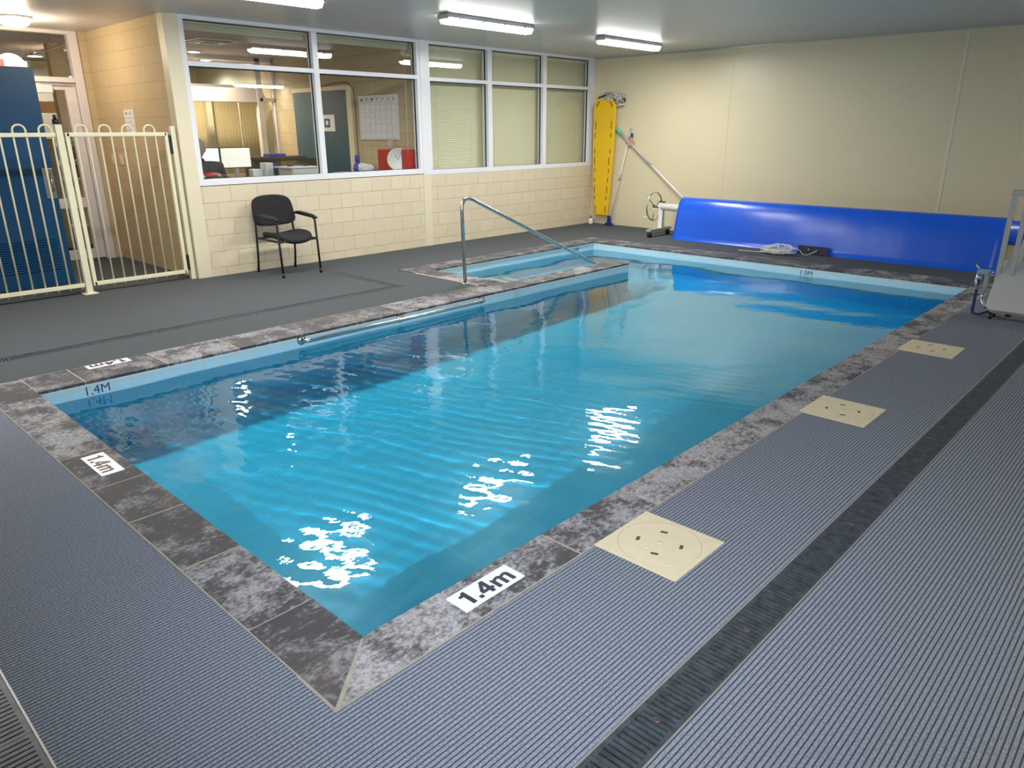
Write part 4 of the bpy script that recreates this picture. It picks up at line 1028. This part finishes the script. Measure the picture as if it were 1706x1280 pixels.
smallbox('red_cabinet', (-7.38, 5.68, 1.0), (-6.72, 5.88, 1.335), 'red', 'red metal cabinet behind the white clock at the window corner', 'cabinet', .008)
smallbox('cabinet_stand', (-7.36, 5.66, .75), (-6.74, 5.88, 1.0), 'darkwood', 'dark stand carrying the red cabinet on the desk', 'box')
ck = thing('wall_clock', (-6.85, 5.6, 1.02), 'round white clock leaning on the window sill before the red cabinet', 'clock')
cc = Vector((-6.86, 5.645, 1.20)); fd = Vector((.80, -.6, .0)).normalized(); q_ = fd.to_track_quat('Z', 'Y').to_matrix().to_4x4(); q_.translation = cc
m_ = MB(); m_.lathe([(.150, -.012), (.156, .004), (.146, .010), (.144, .004), (.001, .004)], 'paper', (0, 0, 0), seg=40)
for v in m_.bm.verts: v.co = q_ @ v.co
m_.build('clock_case', ck)
m_ = MB(); m_.box((-.003, -.005, .008), (.003, .085, .010), 'black', 0, q_ @ Matrix.Rotation(.55, 4, 'Z')); m_.box((-.002, -.005, .010), (.002, .115, .012), 'black', 0, q_ @ Matrix.Rotation(-.45, 4, 'Z')); m_.build('hands', ck)
m_ = MB()
for k in range(12):
    m_.box((-.0025, .118, .006), (.0025, .130, .0075), 'grey_metal', 0, q_ @ Matrix.Rotation(k*PI/6, 4, 'Z'))
m_.build('hour_marks', ck)
bg = lump(-7.22, 5.8, 1.41, .05, .03, .07, 'bag', 'hanging_bag', None, 9, .2); tag(bg, 'small clear bag hanging below the month planner', 'bag')
bl_ = thing('spray_bottle', (-8.0, 5.75, .75), 'blue capped white bottle by the office door frame', 'bottle')
m_ = MB(); m_.lathe([(.035, .75), (.035, 1.10), (.02, 1.13)], 'paper', (-8.0, 5.75, 0), seg=20); m_.build('bottle_body', bl_)
m_ = MB(); m_.lathe([(.035, 1.13), (.035, 1.23), (.01, 1.24)], 'blue_plastic', (-8.0, 5.75, 0), seg=20); m_.build('cap', bl_)
wp = thing('wipes_packet', (-7.75, 5.7, .95), 'crumpled blue and white plastic packet next to the red cabinet', 'packet')
lump(-7.72, 5.68, 1.06, .18, .08, .075, 'paper', 'packet_body', wp, 21, .2)
lump(-7.86, 5.66, 1.06, .05, .07, .07, 'blue_plastic', 'packet_end', wp, 22, .15)
smallbox('blue_tray', (-7.62, 5.56, .96), (-7.38, 5.66, 1.03), 'blue_plastic', 'bright blue box lying in front of the crumpled packet', 'box')
smallbox('storage_crate', (-8.05, 5.5, .75), (-7.38, 5.84, .955), 'grey_board', 'grey crate carrying packets beside the red cabinet', 'crate')
smallbox('paper_stack', (-8.35, 5.55, .96), (-8.10, 5.8, .985), 'paper', 'small paper stack at the foot of the office door', 'papers', .002)
smallbox('paper_box', (-8.4, 5.5, .75), (-8.08, 5.84, .96), 'darkwood', 'dark box carrying the paper stack', 'box')
# bag with red top behind the sill
sb = thing('printed_bag', (-7.0, 3.15, .75), 'dark printed bag with a red top at the left end of the sill', 'bag')
lump(-7.05, 3.04, .96, .12, .22, .15, 'black', 'bag_body', sb, 31, .06)
lump(-7.08, 3.02, 1.09, .09, .13, .035, 'red', 'bag_flap', sb, 32, .05)
text_obj('lettering', 'RTCH', .09, 'grey_board', (-6.92, 3.07, 1.03), (0, 1, 0), (-.2, 0, 1), sb, .001, .004)

# ---------------- person at the desk (seated, facing the monitors, seen from behind)
pe = thing('person', (-7.35, 3.1, 0), 'person in a dark jacket seated at the monitors, back to the window', 'person')
J = {}
base = Vector((-7.27, 2.985, .10))
def W3(f, s, z): # f: forward (towards monitors: -x,+y slightly), s: right
    F = Vector((-.92, .39, 0)); R_ = Vector((.39, .92, 0)); return base+F*f+R_*s+Vector((0, 0, z))
def skin_body(name, verts, edges, radii, mat, parent, root=0, sub=2):
    me = bpy.data.meshes.new(name); me.from_pydata([tuple(v) for v in verts], edges, []); me.materials.append(M[mat])
    o = bpy.data.objects.new(name, me); COL.objects.link(o)
    o.modifiers.new('skin', 'SKIN'); 
    for i, r_ in enumerate(radii):
        me.skin_vertices[0].data[i].radius = r_ if isinstance(r_, tuple) else (r_, r_)
    me.skin_vertices[0].data[root].use_root = True
    s_ = o.modifiers.new('sub', 'SUBSURF'); s_.levels = sub; s_.render_levels = sub
    o.modifiers['skin'].use_smooth_shade = True
    if parent is not None: o.parent = parent; o.matrix_parent_inverse = Matrix.Translation(-parent.location)
    return o
V = [W3(0, 0, .50), W3(.0, 0, .62), W3(.01, 0, .78), W3(.03, 0, .95), W3(.05, 0, 1.07), W3(.07, 0, 1.13), W3(.09, 0, 1.19),   # 0-6 spine to neck
     W3(.05, .20, 1.07), W3(.16, .24, .90), W3(.36, .18, .80), W3(.44, .15, .785),      # 7-10 right arm
     W3(.05, -.20, 1.07), W3(.16, -.24, .90), W3(.36, -.18, .80), W3(.44, -.15, .785),  # 11-14 left arm
     W3(.05, .10, .50), W3(.42, .12, .50), W3(.44, .12, .28), W3(.44, .12, .07), W3(.58, .12, .04),
     W3(.05, -.10, .50), W3(.42, -.12, .50), W3(.44, -.12, .28), W3(.44, -.12, .07), W3(.58, -.12, .04)]
E = [(0, 1), (1, 2), (2, 3), (3, 4), (4, 5), (5, 6), (4, 7), (7, 8), (8, 9), (9, 10), (4, 11), (11, 12), (12, 13), (13, 14),
     (0, 15), (15, 16), (16, 17), (17, 18), (18, 19), (0, 20), (20, 21), (21, 22), (22, 23), (23, 24)]
Rr = [.15, .15, .17, .18, .14, .065, .055, .085, .052, .036, .028, .075, .052, .036, .028, .09, .068, .052, .04, .035, .09, .068, .052, .04, .035]
skin_body('body', V, E, Rr, 'jacket', pe)
hd = MB(); hc = W3(.115, 0, 1.29)
bmesh.ops.create_uvsphere(hd.bm, u_segments=24, v_segments=16, radius=1)
F_ = Vector((-.92, .39, 0)); R__ = Vector((.39, .92, 0))
for v in hd.bm.verts:
    x, y, z = v.co; k = 1-.22*max(0, -z)
    f_ = x*.095; 
    if x > .75 and abs(y) < .3 and -.35 < z < .15: f_ += .018*(1-abs(z+.12)*3)   # nose
    if x > .7 and -.62 < z < -.42: f_ += .006
    v.co = hc+F_*f_*k+R__*y*.073*k+Vector((0, 0, z*.115))
hd._set(list(hd.bm.verts), 'skin', True); hd.build('head', pe)
for s_ in (-1, 1):
    m_ = MB(); m_.lathe([(.004, -.01), (.03, -.004), (.032, .004), (.012, .01)], 'skin', (0, 0, 0), seg=16)
    mt4 = Matrix.Translation(hc+R__*s_*.075-F_*.005) @ (R__*s_).to_track_quat('Z', 'Y').to_matrix().to_4x4()
    for v in m_.bm.verts: v.co = mt4 @ v.co
    m_.build('ear', pe)
    m_ = MB(); bmesh.ops.create_uvsphere(m_.bm, u_segments=10, v_segments=8, radius=.011)
    for v in m_.bm.verts: v.co += hc+F_*.083+R__*s_*.03+Vector((0, 0, .01))
    m_._set(list(m_.bm.verts), 'paper', True); m_.build('eye', pe)
    # hand: palm, four fingers and a thumb on the desk
    c0 = W3(.45, s_*.15, .785); hv = [c0, c0+F_*.05, c0+F_*.085]; he = [(0, 1), (1, 2)]; hr = [.024, (.032, .016), (.032, .014)]
    for i, (off, ln) in enumerate(((-.027, .062), (-.009, .072), (.009, .068), (.027, .052))):
        b0_ = len(hv); hv += [c0+F_*.088+R__*off, c0+F_*(.088+ln*.5)+R__*off*1.1+Vector((0, 0, .006)), c0+F_*(.088+ln)+R__*off*1.15-Vector((0, 0, .008))]
        he += [(2, b0_), (b0_, b0_+1), (b0_+1, b0_+2)]; hr += [.0095, .0085, .0075]
    b0_ = len(hv); hv += [c0+F_*.035-R__*s_*.035, c0+F_*.065-R__*s_*.055-Vector((0, 0, .006))]; he += [(0, b0_), (b0_, b0_+1)]; hr += [.011, .009]
    skin_body('hand', hv, he, hr, 'skin', pe, 0, 1)
m_ = MB(); bmesh.ops.create_uvsphere(m_.bm, u_segments=24, v_segments=16, radius=1)
for v in list(m_.bm.verts):
    x, y, z = v.co
    if z < -.45 or (x > .35 and z < .55): m_.bm.verts.remove(v); continue
    v.co = hc+F_*(x*.104-.004)+R__*y*.081+Vector((0, 0, z*.122+.004))
m_._set(list(m_.bm.verts), 'hair', True); m_.build('hair', pe)
oc = thing('office_chair', (-7.25, 2.98, 0), 'grey office chair under the seated person', 'chair')
m_ = MB(); m_.lathe([(.20, .40), (.23, .42), (.23, .445), (.2, .46)], 'grey_board', tuple(base)); m_.build('seat', oc)
m_ = MB(); m_.cyl(base+Vector((0, 0, .06)), base+Vector((0, 0, .40)), .03, 'black_metal')
for k in range(5): a_ = k*2*PI/5; m_.tube([base+Vector((0, 0, .08)), base+Vector((.28*math.cos(a_), .28*math.sin(a_), .03))], .02, 'black', 8)
m_.build('swivel_base', oc)
m_ = MB(); bk = [W3(-.20, 0, .44), W3(-.23, 0, .62)]; m_.tube(bk, .02, 'black_metal', 8); m_.build('back_bar', oc)
pad(lambda u, v: W3(-.2-.02*u, (2*v-1)*.2, .62+.38*u), 6, 6, 'backrest', oc, 'grey_board', .05)
bpy.context.view_layer.update()
